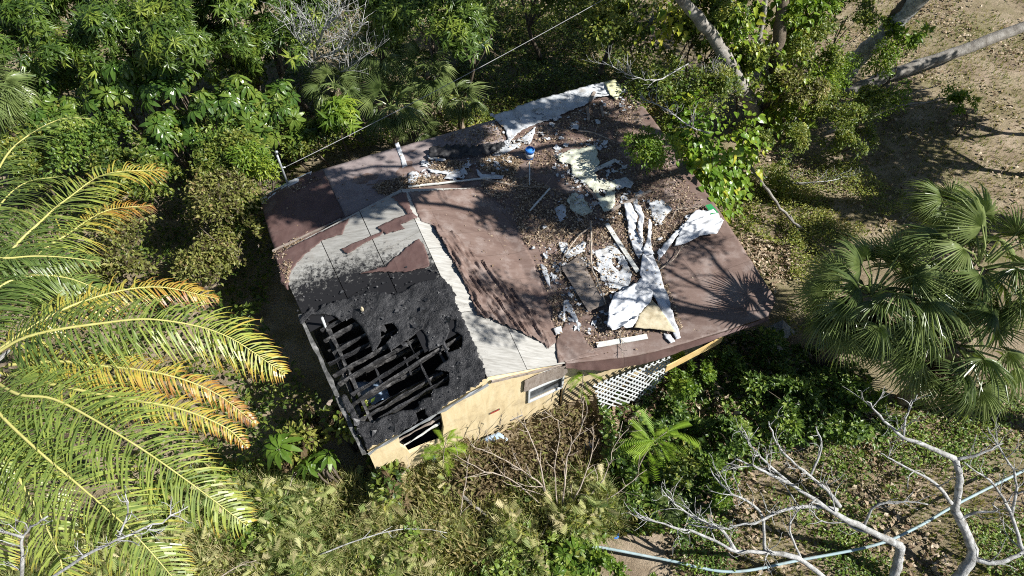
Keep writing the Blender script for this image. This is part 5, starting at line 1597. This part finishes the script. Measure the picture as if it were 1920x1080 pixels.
# ------------------------------------------------------------------ coconut palm on the left
cc = G(-45, 690, 6.2)
base = np.array([cc[0] - .3, cc[1] + .2, 0])
coco = thing('coconut_palm', 'coconut palm with yellowing fronds arching in from the left edge', 'palm', base)
V, F = tube(smooth_path([base - [0, 0, .2], base + [.1, 0, 2], base + [.25, -.1, 4.3], cc - [0, 0, .3]], 16), np.linspace(.2, .14, 16), 10); obj('trunk', V, F, HUSK, coco, True)
for k, (nodes, tone, grad, ll, dr) in enumerate((
        ([(-45, 690, 6.2), (30, 738, 6.45), (110, 752, 6.4), (250, 832, 6.1), (360, 908, 5.6), (462, 985, 4.9)], .28, .2, .95, .5),
        ([(-45, 690, 6.2), (50, 632, 6.6), (200, 605, 6.5), (300, 600, 6.3), (420, 628, 5.8), (532, 700, 5.0)], .24, .55, .9, .5),
        ([(-45, 690, 6.1), (60, 612, 6.3), (170, 560, 6.1), (290, 538, 5.8), (408, 560, 5.2)], .5, .25, .62, .6),
        ([(-45, 690, 6.0), (100, 678, 5.9), (180, 685, 5.8), (300, 700, 5.5), (400, 735, 5.0), (480, 795, 4.4)], .52, .3, .5, .6),
        ([(-45, 700, 6.2), (-10, 765, 6.4), (60, 835, 6.3), (150, 912, 6.0), (250, 1000, 5.6), (335, 1095, 5.0)], .27, .15, 1.0, .5),
        ([(-60, 650, 6.3), (10, 487, 6.5), (80, 412, 6.3), (130, 370, 6.1), (200, 326, 5.8), (305, 318, 5.2)], .2, .8, .95, .42),
        ([(-80, 640, 6.2), (-40, 420, 6.3), (0, 312, 6.1), (42, 262, 5.9), (112, 224, 5.4), (170, 222, 5.0)], .16, .1, .8, .5),
        ([(-70, 620, 6.5), (-40, 500, 6.7), (30, 483, 6.6), (100, 481, 6.4), (185, 490, 6.0)], .1, .1, .6, .5),
        ([(-45, 660, 5.9), (60, 492, 5.7), (130, 437, 5.5), (200, 395, 5.1), (285, 385, 4.6)], .3, .9, .85, .6),
        ([(-45, 700, 6.1), (-10, 820, 6.0), (40, 905, 5.8), (75, 965, 5.5), (112, 1045, 5.1), (120, 1110, 4.7)], .33, .1, .8, .5),
        ([(-45, 690, 5.9), (200, 742, 5.6), (330, 765, 5.3), (420, 800, 4.9), (464, 838, 4.5)], .4, .35, .5, .6),
        ([(-80, 650, 6.4), (-40, 470, 6.3), (0, 385, 6.0), (50, 342, 5.6), (120, 330, 5.1)], .14, .1, .85, .5),
        ([(-60, 680, 6.3), (-20, 560, 6.5), (40, 520, 6.4), (120, 520, 6.1), (200, 548, 5.6)], .12, .2, .8, .6),
        ([(-60, 720, 6.1), (-60, 850, 6.2), (-40, 960, 5.8), (0, 1070, 5.3)], .3, .1, .8, .5))):
    coco_frond(coco, nodes, tone - (.06 if tone < .4 else 0), grad, ll * 1.2, 104 if len(nodes) > 5 else 84, dr, k)
for k in range(7):       # sheaths and husks at the crown
    a = -1.2 + k * .45
    d = np.array([math.cos(a), math.sin(a), .3]); q = cc - [0, 0, .15]
    V, F = box(q, q + d * rng.uniform(.5, .9), .16, .05, seg=3, wob=.01, taper=.3); obj('sheath', V, F, HUSK if k % 2 else PALE, coco)

# ------------------------------------------------------------------ big trees at the top right
def trunk_path(name, nodes, r0, r1, mat, parent, sides=12, n=22):
    P = smooth_path(path3(nodes), n); P = P + rng.normal(0, .02, P.shape)
    V, F = tube(P, np.linspace(r0, r1, n) * (1 + rng.normal(0, .05, n)), sides)
    return obj(name, V, F, mat, parent, True)


b = G(1425, 225, 0)
ft = thing('shade_tree', 'big grey leaning tree with forked trunks behind the right roof corner', 'tree', b)
trunk_path('trunk', [(1420, 232, -.1), (1405, 190, 1.2), (1382, 148, 2.3), (1352, 92, 3.2), (1318, 45, 4.2), (1275, -5, 5.2), (1210, -90, 7.0)], .3, .17, BARK, ft)
trunk_path('trunk', [(1430, 232, -.1), (1442, 190, 1.0), (1450, 140, 2.0), (1462, 60, 3.4), (1470, -20, 4.8), (1475, -140, 7.0)], .3, .18, BARKD, ft)
trunk_path('limb', [(1442, 150, 1.9), (1420, 100, 2.8), (1432, 30, 4.0), (1440, -60, 5.5)], .12, .06, BARK, ft)
trunk_path('limb', [(1448, 165, 1.5), (1462, 150, 1.9), (1456, 152, 2.0)], .16, .14, PALE, ft)
trunk_path('limb', [(1235, 30, 3.0), (1215, 50, 2.8), (1200, 75, 2.4)], .16, .12, BARK, ft)
cb = []
for x, y, z, r in ((1.5, 20.5, 9.2, 1.5), (5.0, 21.2, 9.0, 1.7), (-1.0, 21.5, 9.6, 1.5), (8.0, 22.0, 8.6, 2.0), (10.4, 19.8, 8.6, 1.6), (12.0, 22.8, 8.8, 2.0), (9.0, 24.8, 8.6, 2.0), (13.5, 25.2, 8.8, 1.8), (4.5, 24.5, 9, 1.6)): cb.append(((x, y, z), (r, r, r * .6)))
crown('crown', cb, 9000, [T_OV], .24, L_SHRUB, ft, gap=.42, shell=.3)
mb = MB()
for c_, r_ in cb:
    e = np.array(c_); s = G(1275, -5, 5.2) if c_[0] < 6 else G(1470, -20, 4.8)
    limb(mb, np.array([s, (s + e) / 2 + [0, 0, .6], e]), .13, .04, 6, 1.4, 1)
mb.build('branches', BARK, ft, True)
st = thing('rough_trunk_tree', 'thick rough trunk leaning to the upper right with hanging dead leaves', 'tree', G(1580, 150, 0))
trunk_path('trunk', [(1575, 152, -.1), (1600, 118, .9), (1640, 80, 1.9), (1690, 30, 3.0), (1740, -20, 4.2), (1800, -100, 6)], .38, .28, PALE, st, 14)
trunk_path('limb', [(1600, 118, .9), (1650, 62, 2.2), (1700, 0, 3.6)], .2, .16, BARKD, st)
crown('crown', [((15.5, 25, 7.5), (2.4, 2.4, 1.4)), ((18, 24, 8), (2.2, 2.2, 1.3)), ((13, 26, 8), (2, 2, 1.2))], 3000, [T_OV], .24, L_SHRUB, st, gap=.45)
gt = thing('leaning_grey_tree', 'smooth grey trunk leaning low towards the right picture edge', 'tree', G(1590, 172, 0))
trunk_path('trunk', [(1585, 178, -.05), (1640, 152, .35), (1700, 130, .7), (1770, 106, 1.1), (1850, 78, 1.6), (1960, 32, 2.4), (2080, -20, 3.4)], .26, .2, BARK, gt, 14)
crown('crown', [((19.5, 22, 6.2), (2.0, 2.0, 1.2)), ((21, 20.5, 6.8), (2.0, 2.0, 1.2))], 2400, [T_OV], .22, L_SHRUB, gt, gap=.44)
# trees outside the right edge whose shade falls on the open ground and on the roof
for i, (lab, c_, r, n, tr) in enumerate((('leafy tree outside the right edge shading the dry ground', (21.3, 17.6, 6.2), 2.6, 7000, .2), ('leafy tree outside the right edge behind the big fan palm', (20.6, 15.2, 5.6), 1.9, 4200, .18), ('leafy tree outside the right edge level with the leaning trunk', (22.5, 20.2, 5.6), 1.9, 3600, .16))):
    tree('leafy_tree', lab, 0, 0, 0, r, n, .26, L_SHRUB, 'leaf', 'trees outside the right edge', wpos=c_, tr=tr, gap=.42)
tt = thing('tall_sparse_tree', 'tall sparse tree outside the right edge with long bare limbs', 'tree', (15.8, 8.0, 0))
mb = MB()
V, F = tube(smooth_path([(15.8, 8.0, -.2), (15.2, 8.1, 5), (14.2, 8.3, 9), (13.0, 8.6, 11)], 16), np.linspace(.24, .12, 16), 9); obj('trunk', V, F, BARK, tt, True)
LM = [[(14.4, 8.3, 8.6), (12.2, 9.1, 9.9), (10.6, 9.6, 10.6)], [(14.2, 8.3, 9), (12.6, 10.2, 10.3), (10.8, 11.6, 11.2)], [(13.6, 8.4, 10), (11.4, 8.6, 11.2), (9.6, 8.6, 12)], [(14.2, 8.3, 9), (14.3, 10.8, 10.4), (13.9, 12.6, 11.2)]]
tips = []
for P in LM:
    limb(mb, np.array(P), .07, .02, 8, 1.2, 2)
    tips += [P[1], P[2]]
mb.build('branches', BARK, tt, True)
crown('crown', [((a[0], a[1], a[2]), (.75, .75, .5)) for a in tips] + [((10.4, 8.3, 11.6), (.9, .7, .4)), ((9.4, 7.4, 11.8), (.8, .6, .4))], 4200, [T_OV], .14, L_SHRUB, tt, gap=.44, shell=.2, gs=1.6)

# great spreading tree right of the picture: its high limbs reach over the house and shade the roof
bt_ = thing('spreading_tree', 'great spreading tree outside the right edge with limbs high over the roof', 'tree', (19.2, 15.4, 0))
V, F = tube(smooth_path([(19.2, 15.4, -.2), (19.0, 15.3, 5), (18.0, 15.0, 9), (16.5, 14.8, 11.2)], 18), np.linspace(.42, .26, 18), 12); obj('trunk', V, F, BARK, bt_, True)
LM = [[(18.0, 15.0, 9.5), (13.5, 14.9, 11.3), (9.5, 14.4, 11.4), (4.2, 13.5, 11.2)], [(17.0, 14.9, 10.6), (13.5, 12.6, 11.8), (10.2, 11.6, 11.9), (4.0, 11.6, 11.8)], [(16.5, 14.8, 11.2), (13.0, 16.0, 11.8), (9.0, 16.6, 12), (6, 16.4, 12)]]
for P in LM:
    mb = MB(); limb(mb, np.array(P), .17, .05, 9, 1.6, 2, .1); mb.build('limb', BARK, bt_, True)
bl = [((5.0, 12.0, 11.8), (1.0, 1.0, .5)), ((3.6, 11.6, 11.9), (.9, .8, .5)), ((6.5, 13.9, 11.6), (.7, .7, .4)), ((10.2, 11.5, 12), (.9, .8, .5)), ((11.6, 12.6, 12), (1.0, .9, .5)), ((9.4, 13.2, 11.8), (.7, .6, .4)), ((13.4, 14.4, 11.8), (.9, .7, .4)), ((13.0, 15.8, 12), (1.4, 1.2, .6)), ((10.4, 16.4, 12.3), (1.2, .9, .5)), ((7.6, 16.0, 12.2), (1.0, .8, .5)), ((14.6, 13.4, 12), (1.0, 1.0, .5))]
crown('crown', bl + [((4.2, 12.6, 11.5), (1.3, 1.0, .4)), ((3.2, 12.4, 11.3), (1.0, .7, .4)), ((10.6, 12.8, 11.9), (.9, .7, .4)), ((8.2, 14.2, 11.6), (.8, .5, .3)), ((6.2, 12.4, 11.8), (.9, .8, .4)), ((9.0, 15.0, 12), (1.2, .6, .4)), ((12.6, 11.6, 12.2), (.9, .8, .4)), ((5.6, 15.2, 11.8), (.9, .6, .4))], 15000, [T_OV], .27, L_SHRUB, bt_, gap=.45, shell=.2, gs=1.1)

# pothos-like vines on the trunks
vm = [MB(), MB()]
for i, v_ in enumerate(vm):
    t_ = T_HEART[0].copy()
    if i: t_[:, 0] *= .75; t_[:, 2] -= .25 * t_[:, 1] ** 2
    v_.add(t_, T_HEART[1], .3 + .2 * i)
VL = [v_.mesh('leaf', L_POTHOS) for v_ in vm]


def vine(label, nodes, n, size, rad):
    P = path3(nodes)
    n2 = n * 5
    t = thing('climbing_vine', label, 'vine', np.array([P[0][0], P[0][1], 0]), 'yellow leaved climbing vines')
    Q = smooth_path(P, 20)
    V, F = tube(Q, .03, 5); obj('stem', V, F, BARKD, t, True)
    mb = MB(); pp = Q[rng.integers(0, 20, n2)] + rng.normal(0, rad * 1.25, (n2, 3)); pp[:, 2] = np.maximum(pp[:, 2], .1)
    scatter(mb, T_HEART, frames((pp - Q[10]) * [.5, .5, .1] + np.array([.25, -.4, -.5]) + rng.normal(0, .5, (n2, 3))), pp, size * rng.uniform(.4, .85, n2), np.clip(rng.normal(.3, .25, n2), 0, 1))
    mb.build('foliage', L_POTHOS, t)
    for i in range(n):
        p = Q[rng.integers(20)] + rng.normal(0, rad, 3) * [1, 1, .8]
        d = unit((p - Q[10]) * [.6, .6, .1] + np.array([.25, -.5, -.55]) + rng.normal(0, .35, 3))
        M3 = frames(d[None], np.array([rng.normal(0, .4)]), np.array([[.35, -.5, .6]]))[0]
        M = np.eye(4); M[:3, :3] = M3 * size * rng.uniform(.6, 1.3); M[:3, 3] = p
        o = bpy.data.objects.new('leaf', VL[rng.integers(2)]); o.matrix_basis = Matrix(M.tolist()); link(o, t)


vine('vine with yellow leaves climbing the trunk at the top right', [(1478, 110, 2.0), (1488, 60, 3.0), (1492, 10, 4.0), (1480, -20, 4.6)], 90, .34, .3)
vine('vine with golden leaves below the forked trunk', [(1460, 230, .6), (1478, 190, 1.4), (1470, 140, 2.3)], 80, .32, .35)
vine('vine hanging beside the leaning grey trunk', [(1410, 130, 2.2), (1372, 90, 3.0), (1360, 40, 3.8), (1400, 10, 4.4)], 80, .3, .45)
vine('vine with big lime leaves spilling over the right roof edge', [(1290, 200, 2.8), (1310, 270, 2.6), (1325, 320, 2.4), (1335, 368, 2.0)], 110, .34, .36)
vine('vine with green leaves left of the fallen branch pole', [(1400, 240, 2.2), (1390, 280, 1.8), (1375, 320, 1.3), (1360, 350, 1.0)], 70, .32, .35)
vine('dark vine hanging under the leaning trunk at the top', [(1240, 60, 3.6), (1260, 20, 4.2), (1330, -10, 4.4)], 50, .3, .4)

for lab, u, v, z, r, n, s in (('airy yellow green shrub right of the vines', 1530, 190, 1.7, 1.35, 4200, .12), ('leafy shrub below the rough trunk', 1590, 250, 1.3, 1.1, 2600, .11),
                              ('small leaved shrub in front of the vines', 1440, 260, 1.7, 1.1, 3000, .1), ('pale green shrub at the end of the fallen limbs', 1800, 190, 1.3, .6, 700, .15),
                              ('green shrub under the leaning grey trunk', 1650, 190, 1.3, .85, 1500, .12), ('leafy shrub at the top between the trunks', 1590, 30, 3.0, 1.1, 2000, .14),
                              ('low scrubby bush left of the vine pole', 1470, 330, .7, .9, 1600, .09), ('tangled shrub behind the forked trunk', 1400, 130, 2.4, 1.5, 4000, .15), ('leafy thicket right of the forked trunk at the top', 1530, 90, 2.6, 1.3, 3000, .14), ('dark thicket at the top left of the leaning trunk', 1265, 60, 3.0, 1.5, 3600, .15), ('shrub hugging the right roof corner under the vines', 1270, 250, 1.8, 1.1, 3000, .12)):
    tree('airy_shrub', lab, u, v, z, r, n, s, L_LIME if u in (1800,) else L_SHRUB, 'leaf', 'airy shrubs at the right', gap=.5, cat='shrub', tr=.05, gs=1.6)
for lab, u, v, z, r, n, sz, m in (('bright leafy bush at the right end of the white lattice', 1290, 712, 1.1, .7, 1500, .13, L_LIME), ('ragged bush below the yellow fascia board', 1372, 690, .9, .65, 1200, .13, L_IVY), ('dark bush left of the big fan palm skirt', 1470, 740, 1.1, .9, 1800, .15, L_IVY),
                                   ('shaded bush in the middle of the dark creeper', 1340, 820, 1.1, .8, 1600, .15, L_IVY), ('low green bush above the short twiggy dead tree', 1270, 880, .9, .7, 1300, .14, L_SHRUB), ('lime bush among the twigs right of the ferny sapling', 1345, 915, .8, .55, 900, .12, L_LIME),
                                   ('leafy bush under the front edge of the big fan palm', 1600, 770, 1.0, .8, 1500, .14, L_IVY), ('small bright bush between the dead trees and the palm', 1635, 745, 1.1, .4, 500, .13, L_LIME), ('green bush at the pipe end below the bare sapling', 1130, 1075, .7, .6, 900, .14, L_LIME)):
    tree('bank_bush', lab, u, v, z, r, n, sz, m, 'leaf', 'bushes on the bank', gap=.46, cat='shrub', tr=.03, gs=1.8, zr=.9)
for lab, u, v, z, r, n, sz, m in (('dark thicket filling the top edge left of the trunks', 1165, 50, 3.2, 1.6, 3600, .16, L_SHRUB), ('leafy mass at the top between the leaning trunk and the vines', 1335, 15, 4.1, 1.3, 2600, .16, L_SHRUB), ('olive shrub right behind the back corner of the roof', 1235, 195, 2.0, 1.1, 2400, .12, L_OLIVE),
                                   ('green mass behind the upper vine', 1390, 55, 3.6, 1.2, 2600, .15, L_LIME), ('lime crown at the top beside the upright trunk', 1512, 15, 3.9, 1.2, 2600, .15, L_LIME), ('bright shrub below the lime crown', 1565, 140, 2.0, 1.1, 2600, .12, L_LIME),
                                   ('airy shrub between rough trunk and leaning grey trunk', 1655, 115, 1.9, .9, 1500, .12, L_LIME), ('shrub wrapped round the foot of the upright trunk', 1490, 165, 2.3, 1.1, 2400, .13, L_OLIVE), ('shrub against the leaning trunk base', 1350, 150, 2.7, 1.1, 2600, .13, L_SHRUB),
                                   ('broad leafy clump hanging by the rough trunk', 1700, 60, 2.6, .7, 500, .26, L_LIME)):
    tree('thicket_shrub', lab, u, v, z, r, n, sz, m, 'leaf', 'thicket at the top right', gap=.47, cat='shrub', tr=.05, gs=1.5)
tree('rooftop_bush', 'small bushy green shrub overhanging the right roof edge', 1212, 282, 3.5, .85, 3000, .105, L_LIME, 'leaf', None, gap=.43, cat='shrub', tr=.04, gs=1.6)
# bare limbs
def bare(name, label, cat, limbs, mat, base, group=None):
    t = thing(name, label, cat, base, group)
    for i, (nodes, r0, r1, tw, tl, dp) in enumerate(limbs):
        mb = MB(); limb(mb, path3(nodes), r0, r1, tw, tl, dp, .5)
        mb.build('trunk' if i == 0 else 'limb', mat, t, True)
    return t


bare('fallen_limb', 'long grey fallen limb with thin twigs over the dry ground', 'limb', [([(1540, 252, .3), (1620, 225, .5), (1680, 200, .7), (1740, 190, .8), (1800, 180, .9)], .075, .02, 8, .8, 1)], BARK, G(1540, 252, 0))
bare('fallen_limb', 'second grey fallen limb above the longest one', 'limb', [([(1490, 205, .8), (1600, 190, .9), (1680, 182, 1.0), (1760, 160, 1.2)], .055, .015, 8, .7, 1)], BARK, G(1490, 205, 0))
bare('fallen_limb', 'upright bare limb left of the rough trunk', 'limb', [([(1460, 250, .5), (1520, 190, 1.2), (1550, 130, 2.2), (1580, 80, 3.0)], .055, .015, 8, .7, 1)], BARK, G(1460, 250, 0))
for o, rad, n in zip([x for x in bpy.data.objects if x.name.startswith('fallen_limb')], (.4, .45, .5), (900, 1100, 900)):
    mvs = [c for c in o.children if c.type == 'MESH'][0].data
    co = np.zeros(len(mvs.vertices) * 3, np.float32); mvs.vertices.foreach_get('co', co); co = co.reshape(-1, 3)
    P = co[rng.integers(0, len(co), n)] + rng.normal(0, rad * .35, (n, 3)); P[:, 2] = np.maximum(P[:, 2], .05)
    g = fbm(P[:, 0] * 1.4, P[:, 1] * 1.4, 3.0, 2); P = P[g > .47]; n = len(P)
    mb = MB(); scatter(mb, T_OV, frames(rng.normal(0, 1, (n, 3)) + [0, 0, .3]), P, .13 * rng.uniform(.6, 1.3, n), np.clip(rng.normal(.6, .25, n), 0, 1)); mb.build('leaves', L_LIME, o)
bare('leaning_pole', 'pale branch pole leaning from the vines to the ground', 'pole', [([(1398, 300, 1.6), (1440, 358, 1.0), (1480, 408, .5), (1530, 452, .05)], .06, .045, 2, .5, 1)], BARK, G(1530, 452, 0))
bare('leaning_pole', 'thin stick beside the pale branch pole', 'pole', [([(1482, 404, .4), (1500, 440, .2), (1520, 470, .03)], .035, .02, 2, .3, 1)], BARK, G(1500, 440, 0))
bare('dead_shrub', 'grey twiggy dead shrub in front of the leaning trunk', 'shrub', [([(1335, 215, 1.6), (1340, 180, 2.3), (1345, 140, 3.0)], .03, .01, 16, 1.0, 2), ([(1335, 215, 1.6), (1318, 170, 2.4), (1312, 140, 2.9)], .025, .008, 12, .8, 2)], PALE, G(1335, 230, 0))
bare('overhanging_branch', 'thin bare branch reaching over the back right roof corner', 'branch', [([(1290, 120, 2.8), (1230, 150, 3.4), (1180, 140, 3.8), (1130, 115, 4.1)], .03, .01, 12, .9, 2)], PALE, G(1290, 150, 0))
bare('overhanging_branch', 'thin pale branch reaching left over the rooftop bush', 'branch', [([(1330, 250, 2.8), (1290, 235, 3.4), (1250, 205, 3.8), (1200, 180, 4.1)], .03, .01, 12, .8, 2)], PALE, G(1330, 280, 0))
bare('dead_shrub', 'bare grey tangle lying on the ground right of the vines', 'shrub', [([(1400, 322, .5), (1480, 342, .4), (1560, 338, .3), (1610, 322, .3)], .03, .01, 10, .7, 2)], PALE, G(1480, 342, 0))
bt = bare('bare_tree', 'bare grey tree with fine twigs at the top, left of the fan palms', 'tree', [([(600, 180, .2), (590, 120, 2.4), (600, 70, 4.2), (640, 20, 5.6)], .08, .03, 18, 1.6, 2),
     ([(595, 110, 2.8), (640, 90, 4.0), (690, 40, 5.2)], .05, .015, 14, 1.3, 2), ([(592, 125, 2.4), (560, 80, 4.2), (545, 30, 5.4)], .045, .015, 14, 1.3, 2), ([(600, 140, 1.8), (650, 130, 3.0), (700, 90, 4.0)], .04, .012, 12, 1.2, 2)], PALE, G(600, 180, 0))
# pale dead trees, lower right
DG = 'pale dead trees'
bare('dead_tree', 'pale bare dead tree with sprawling limbs left of the largest one', 'tree', [
    ([(1668, 1110, -.1), (1682, 1060, .5), (1688, 1023, 1.0)], .13, .11, 1, .3, 0),
    ([(1688, 1023, 1.0), (1643, 1001, 1.3), (1581, 972, 1.7), (1547, 950, 1.9), (1485, 910, 2.2), (1429, 882, 2.5), (1380, 860, 2.8)], .1, .02, 8, 1.1, 2),
    ([(1570, 956, 1.7), (1530, 950, 1.8), (1468, 956, 1.9), (1429, 975, 1.9), (1360, 990, 1.8), (1290, 985, 1.8)], .055, .015, 7, .9, 2),
    ([(1575, 950, 1.7), (1553, 922, 2.0), (1519, 893, 2.3), (1485, 865, 2.6), (1457, 831, 2.9), (1440, 790, 3.2)], .055, .014, 8, .9, 2),
    ([(1519, 893, 2.3), (1540, 840, 2.7), (1530, 800, 3.0)], .03, .012, 5, .7, 1),
    ([(1485, 910, 2.2), (1420, 850, 2.7), (1390, 800, 3.0)], .035, .012, 7, .8, 2),
    ([(1643, 1001, 1.3), (1600, 990, 1.4), (1585, 975, 1.5)], .045, .02, 3, .5, 1),
    ([(1620, 985, 1.4), (1640, 950, 1.9), (1690, 940, 2.2), (1740, 945, 2.3)], .04, .014, 6, .7, 1)], PALE, G(1668, 1110, 0), DG)
bare('dead_tree', 'largest pale dead tree with curling limbs at the bottom right', 'tree', [
    ([(1770, 1110, -.1), (1807, 1069, .5), (1824, 1035, .9), (1801, 978, 1.5), (1790, 956, 1.7)], .14, .1, 1, .3, 0),
    ([(1790, 956, 1.7), (1797, 920, 2.1), (1799, 890, 2.4), (1790, 860, 2.7)], .095, .075, 2, .5, 1),
    ([(1790, 860, 2.7), (1739, 837, 3.0), (1694, 820, 3.2), (1655, 786, 3.5), (1625, 750, 3.8)], .07, .014, 8, .9, 2),
    ([(1792, 862, 2.7), (1840, 850, 3.0), (1880, 830, 3.2)], .045, .014, 5, .7, 1),
    ([(1784, 944, 1.9), (1751, 905, 2.3), (1688, 871, 2.6), (1650, 850, 2.8)], .05, .013, 6, .8, 1),
    ([(1801, 973, 1.5), (1830, 961, 1.8), (1869, 958, 2.0), (1860, 945, 2.2)], .04, .015, 5, .6, 1),
    ([(1815, 1045, .8), (1870, 1055, .9), (1930, 1030, 1.1)], .075, .04, 5, .8, 1),
    ([(1694, 820, 3.2), (1700, 780, 3.5), (1720, 740, 3.8)], .03, .01, 5, .6, 1)], PALE, G(1770, 1110, 0), DG)
bare('dead_tree', 'sprawling pale dead tree low along the pipe, left of the others', 'tree', [
    ([(1590, 1120, .3), (1502, 1050, .9), (1440, 1035, 1.1), (1378, 1033, 1.3), (1310, 1001, 1.5), (1250, 985, 1.7), (1190, 960, 1.9)], .075, .015, 9, 1.0, 2),
    ([(1378, 1031, 1.3), (1355, 995, 1.6), (1321, 978, 1.8), (1271, 950, 2.1), (1240, 915, 2.4)], .045, .012, 8, .9, 2),
    ([(1434, 1033, 1.1), (1429, 967, 1.8), (1400, 939, 2.1), (1367, 922, 2.3), (1330, 880, 2.7)], .045, .012, 8, .9, 2),
    ([(1502, 1048, .9), (1480, 990, 1.5), (1500, 950, 1.9)], .035, .012, 6, .7, 1)], PALE, G(1590, 1120, 0), DG)
bare('dead_tree', 'pale dead tree reaching in from the right edge over the pipe', 'tree', [
    ([(1960, 1080, .6), (1920, 1035, 1.0), (1897, 967, 1.6), (1863, 910, 2.1), (1807, 865, 2.6)], .065, .015, 9, .9, 2),
    ([(1897, 967, 1.6), (1905, 900, 2.2), (1880, 850, 2.7), (1850, 800, 3.1)], .04, .012, 8, .8, 2)], PALE, G(1960, 1080, 0), DG)
bare('bare_sapling', 'spreading bare sapling with curved stems below the front wall', 'sapling', [
    ([(1052, 1010, .0), (1050, 970, .3), (1022, 920, .9), (990, 890, 1.3), (930, 855, 1.8), (880, 835, 2.2)], .035, .008, 9, .7, 2),
    ([(1050, 975, .3), (1060, 900, 1.2), (1065, 850, 1.8), (1090, 800, 2.4), (1095, 745, 2.9)], .03, .007, 8, .7, 1),
    ([(1052, 985, .2), (1100, 950, .7), (1150, 930, 1.1), (1210, 880, 1.6)], .03, .007, 7, .7, 1),
    ([(1052, 985, .2), (1080, 930, 1.0), (1110, 850, 1.7), (1112, 800, 2.2)], .025, .006, 7, .6, 1),
    ([(1022, 920, .9), (1010, 860, 1.6), (985, 800, 2.2), (960, 780, 2.5)], .022, .006, 7, .6, 1),
    ([(1040, 950, .5), (1018, 1000, .6), (1010, 1010, .5)], .02, .008, 2, .3, 0),
    ([(1050, 978, .3), (960, 900, 1.0), (900, 880, 1.4), (850, 850, 1.9)], .022, .006, 8, .7, 1),
    ([(1052, 985, .2), (1130, 900, 1.2), (1150, 840, 1.8), (1180, 800, 2.2)], .022, .006, 8, .7, 1),
    ([(1048, 970, .4), (1040, 880, 1.4), (1050, 800, 2.2), (1020, 770, 2.7)], .02, .006, 8, .6, 1)], TWIG, G(1052, 1010, 0))
bare('bare_sapling', 'pale bare branches at the bottom left corner', 'sapling', [
    ([(40, 1130, 5.0), (42, 1060, 5.9), (45, 1005, 6.4), (85, 968, 6.7)], .04, .015, 6, .5, 2),
    ([(60, 1110, 5.2), (180, 1030, 6.0), (270, 992, 6.1), (352, 950, 6.0)], .035, .01, 8, .5, 2),
    ([(45, 1008, 6.4), (0, 995, 6.5), (-30, 990, 6.5)], .025, .01, 4, .4, 1),
    ([(220, 1012, 6.0), (240, 960, 6.3), (235, 920, 6.5)], .02, .008, 5, .4, 1)], PALE, G(60, 1130, 0))
for k, (lab, nd) in enumerate((('long dry stalk rising from the weeds near the wilted umbrella plant', [(525, 985, .2), (538, 930, .7), (552, 885, 1.2)]), ('dry stalk slanting across the weeds toward the wall', [(690, 960, .4), (735, 915, .8), (770, 870, 1.2)]),
                               ('bleached branch lying in the feathery weeds', [(600, 1040, .8), (680, 1010, .9), (760, 990, .9), (840, 1000, .8)]), ('dry branch at the bottom among broad weeds', [(400, 1090, .8), (450, 1060, .9), (480, 1050, 1.0)]),
                               ('thin dry stem leaning over the tan lattice', [(860, 1000, .2), (868, 930, .8), (880, 850, 1.6)]))):
    branch_thing('dry_stalk', lab, 'stalk', nd, .02, .008, TWIG if k != 2 else PALE, roof=False, twigs=5, tl=.4, depth=1)

# wilted umbrella plants by the burnt corner
schef('wilted umbrella plant with two fresh green leaves by the burnt corner', 560, 820, 1.5, .95, 46, .34, SCHW, None, 'wilted_umbrella_plant', 0)
schef('brown wilted umbrella plant against the burnt left wall', 640, 780, 1.7, .8, 40, .32, SCHW, None, 'wilted_umbrella_plant', 0)
schef('wilted umbrella plant in front of the yellow wall corner', 720, 905, 1.0, .7, 34, .3, SCHW, None, 'wilted_umbrella_plant', 0)
schef('green umbrella rosette left of the yellow wall corner', 522, 836, 2.3, .16, 3, .5, SCHL, None, 'umbrella_plant', 0, False)
schef('small green umbrella rosette beside the wilted leaves', 604, 862, 1.8, .3, 4, .36, SCHL, None, 'umbrella_plant', 0, False)
schef('green umbrella plant at the bottom below the bare sapling', 1075, 1050, .7, .6, 18, .3, SCHL, None, 'umbrella_plant', 0, True)
# ferny sapling
def ferny(label, nodes, n, size):
    P = smooth_path(path3(nodes), 12)
    t = thing('ferny_sapling', label, 'sapling', np.array([P[0][0], P[0][1], 0]), 'ferny saplings')
    V, F = tube(P, np.linspace(.02, .008, 12), 5); obj('stem', V, F, TWIG, t, True)
    mb = MB(); m = n
    k = rng.integers(4, 12, m)
    d = np.stack([rng.normal(0, 1, m), rng.normal(0, 1, m), rng.normal(.2, .3, m)], 1)
    scatter(mb, t_pinnate(20, .016, .16, .35), frames(d, rng.normal(0, .3, m)), P[k], size * rng.uniform(.7, 1.2, m), rng.random(m))
    mb.build('leaves', L_FERN, t)


ferny('bright ferny sapling over the dark creeper', [(1180, 930, .2), (1200, 870, 1.0), (1225, 830, 1.5), (1250, 810, 1.8)], 26, .75)
ferny('small ferny sapling beside the seedling palms', [(1150, 920, .2), (1180, 890, .7), (1190, 880, .9)], 10, .5)
ferny('yellow ferny sapling growing before the window', [(1090, 760, .2), (1092, 720, 1.4), (1096, 690, 2.0)], 12, .5)
ferny('yellow green ferny sapling against the sunny front wall', [(830, 900, .2), (832, 850, 1.2), (838, 820, 1.9)], 22, .5)
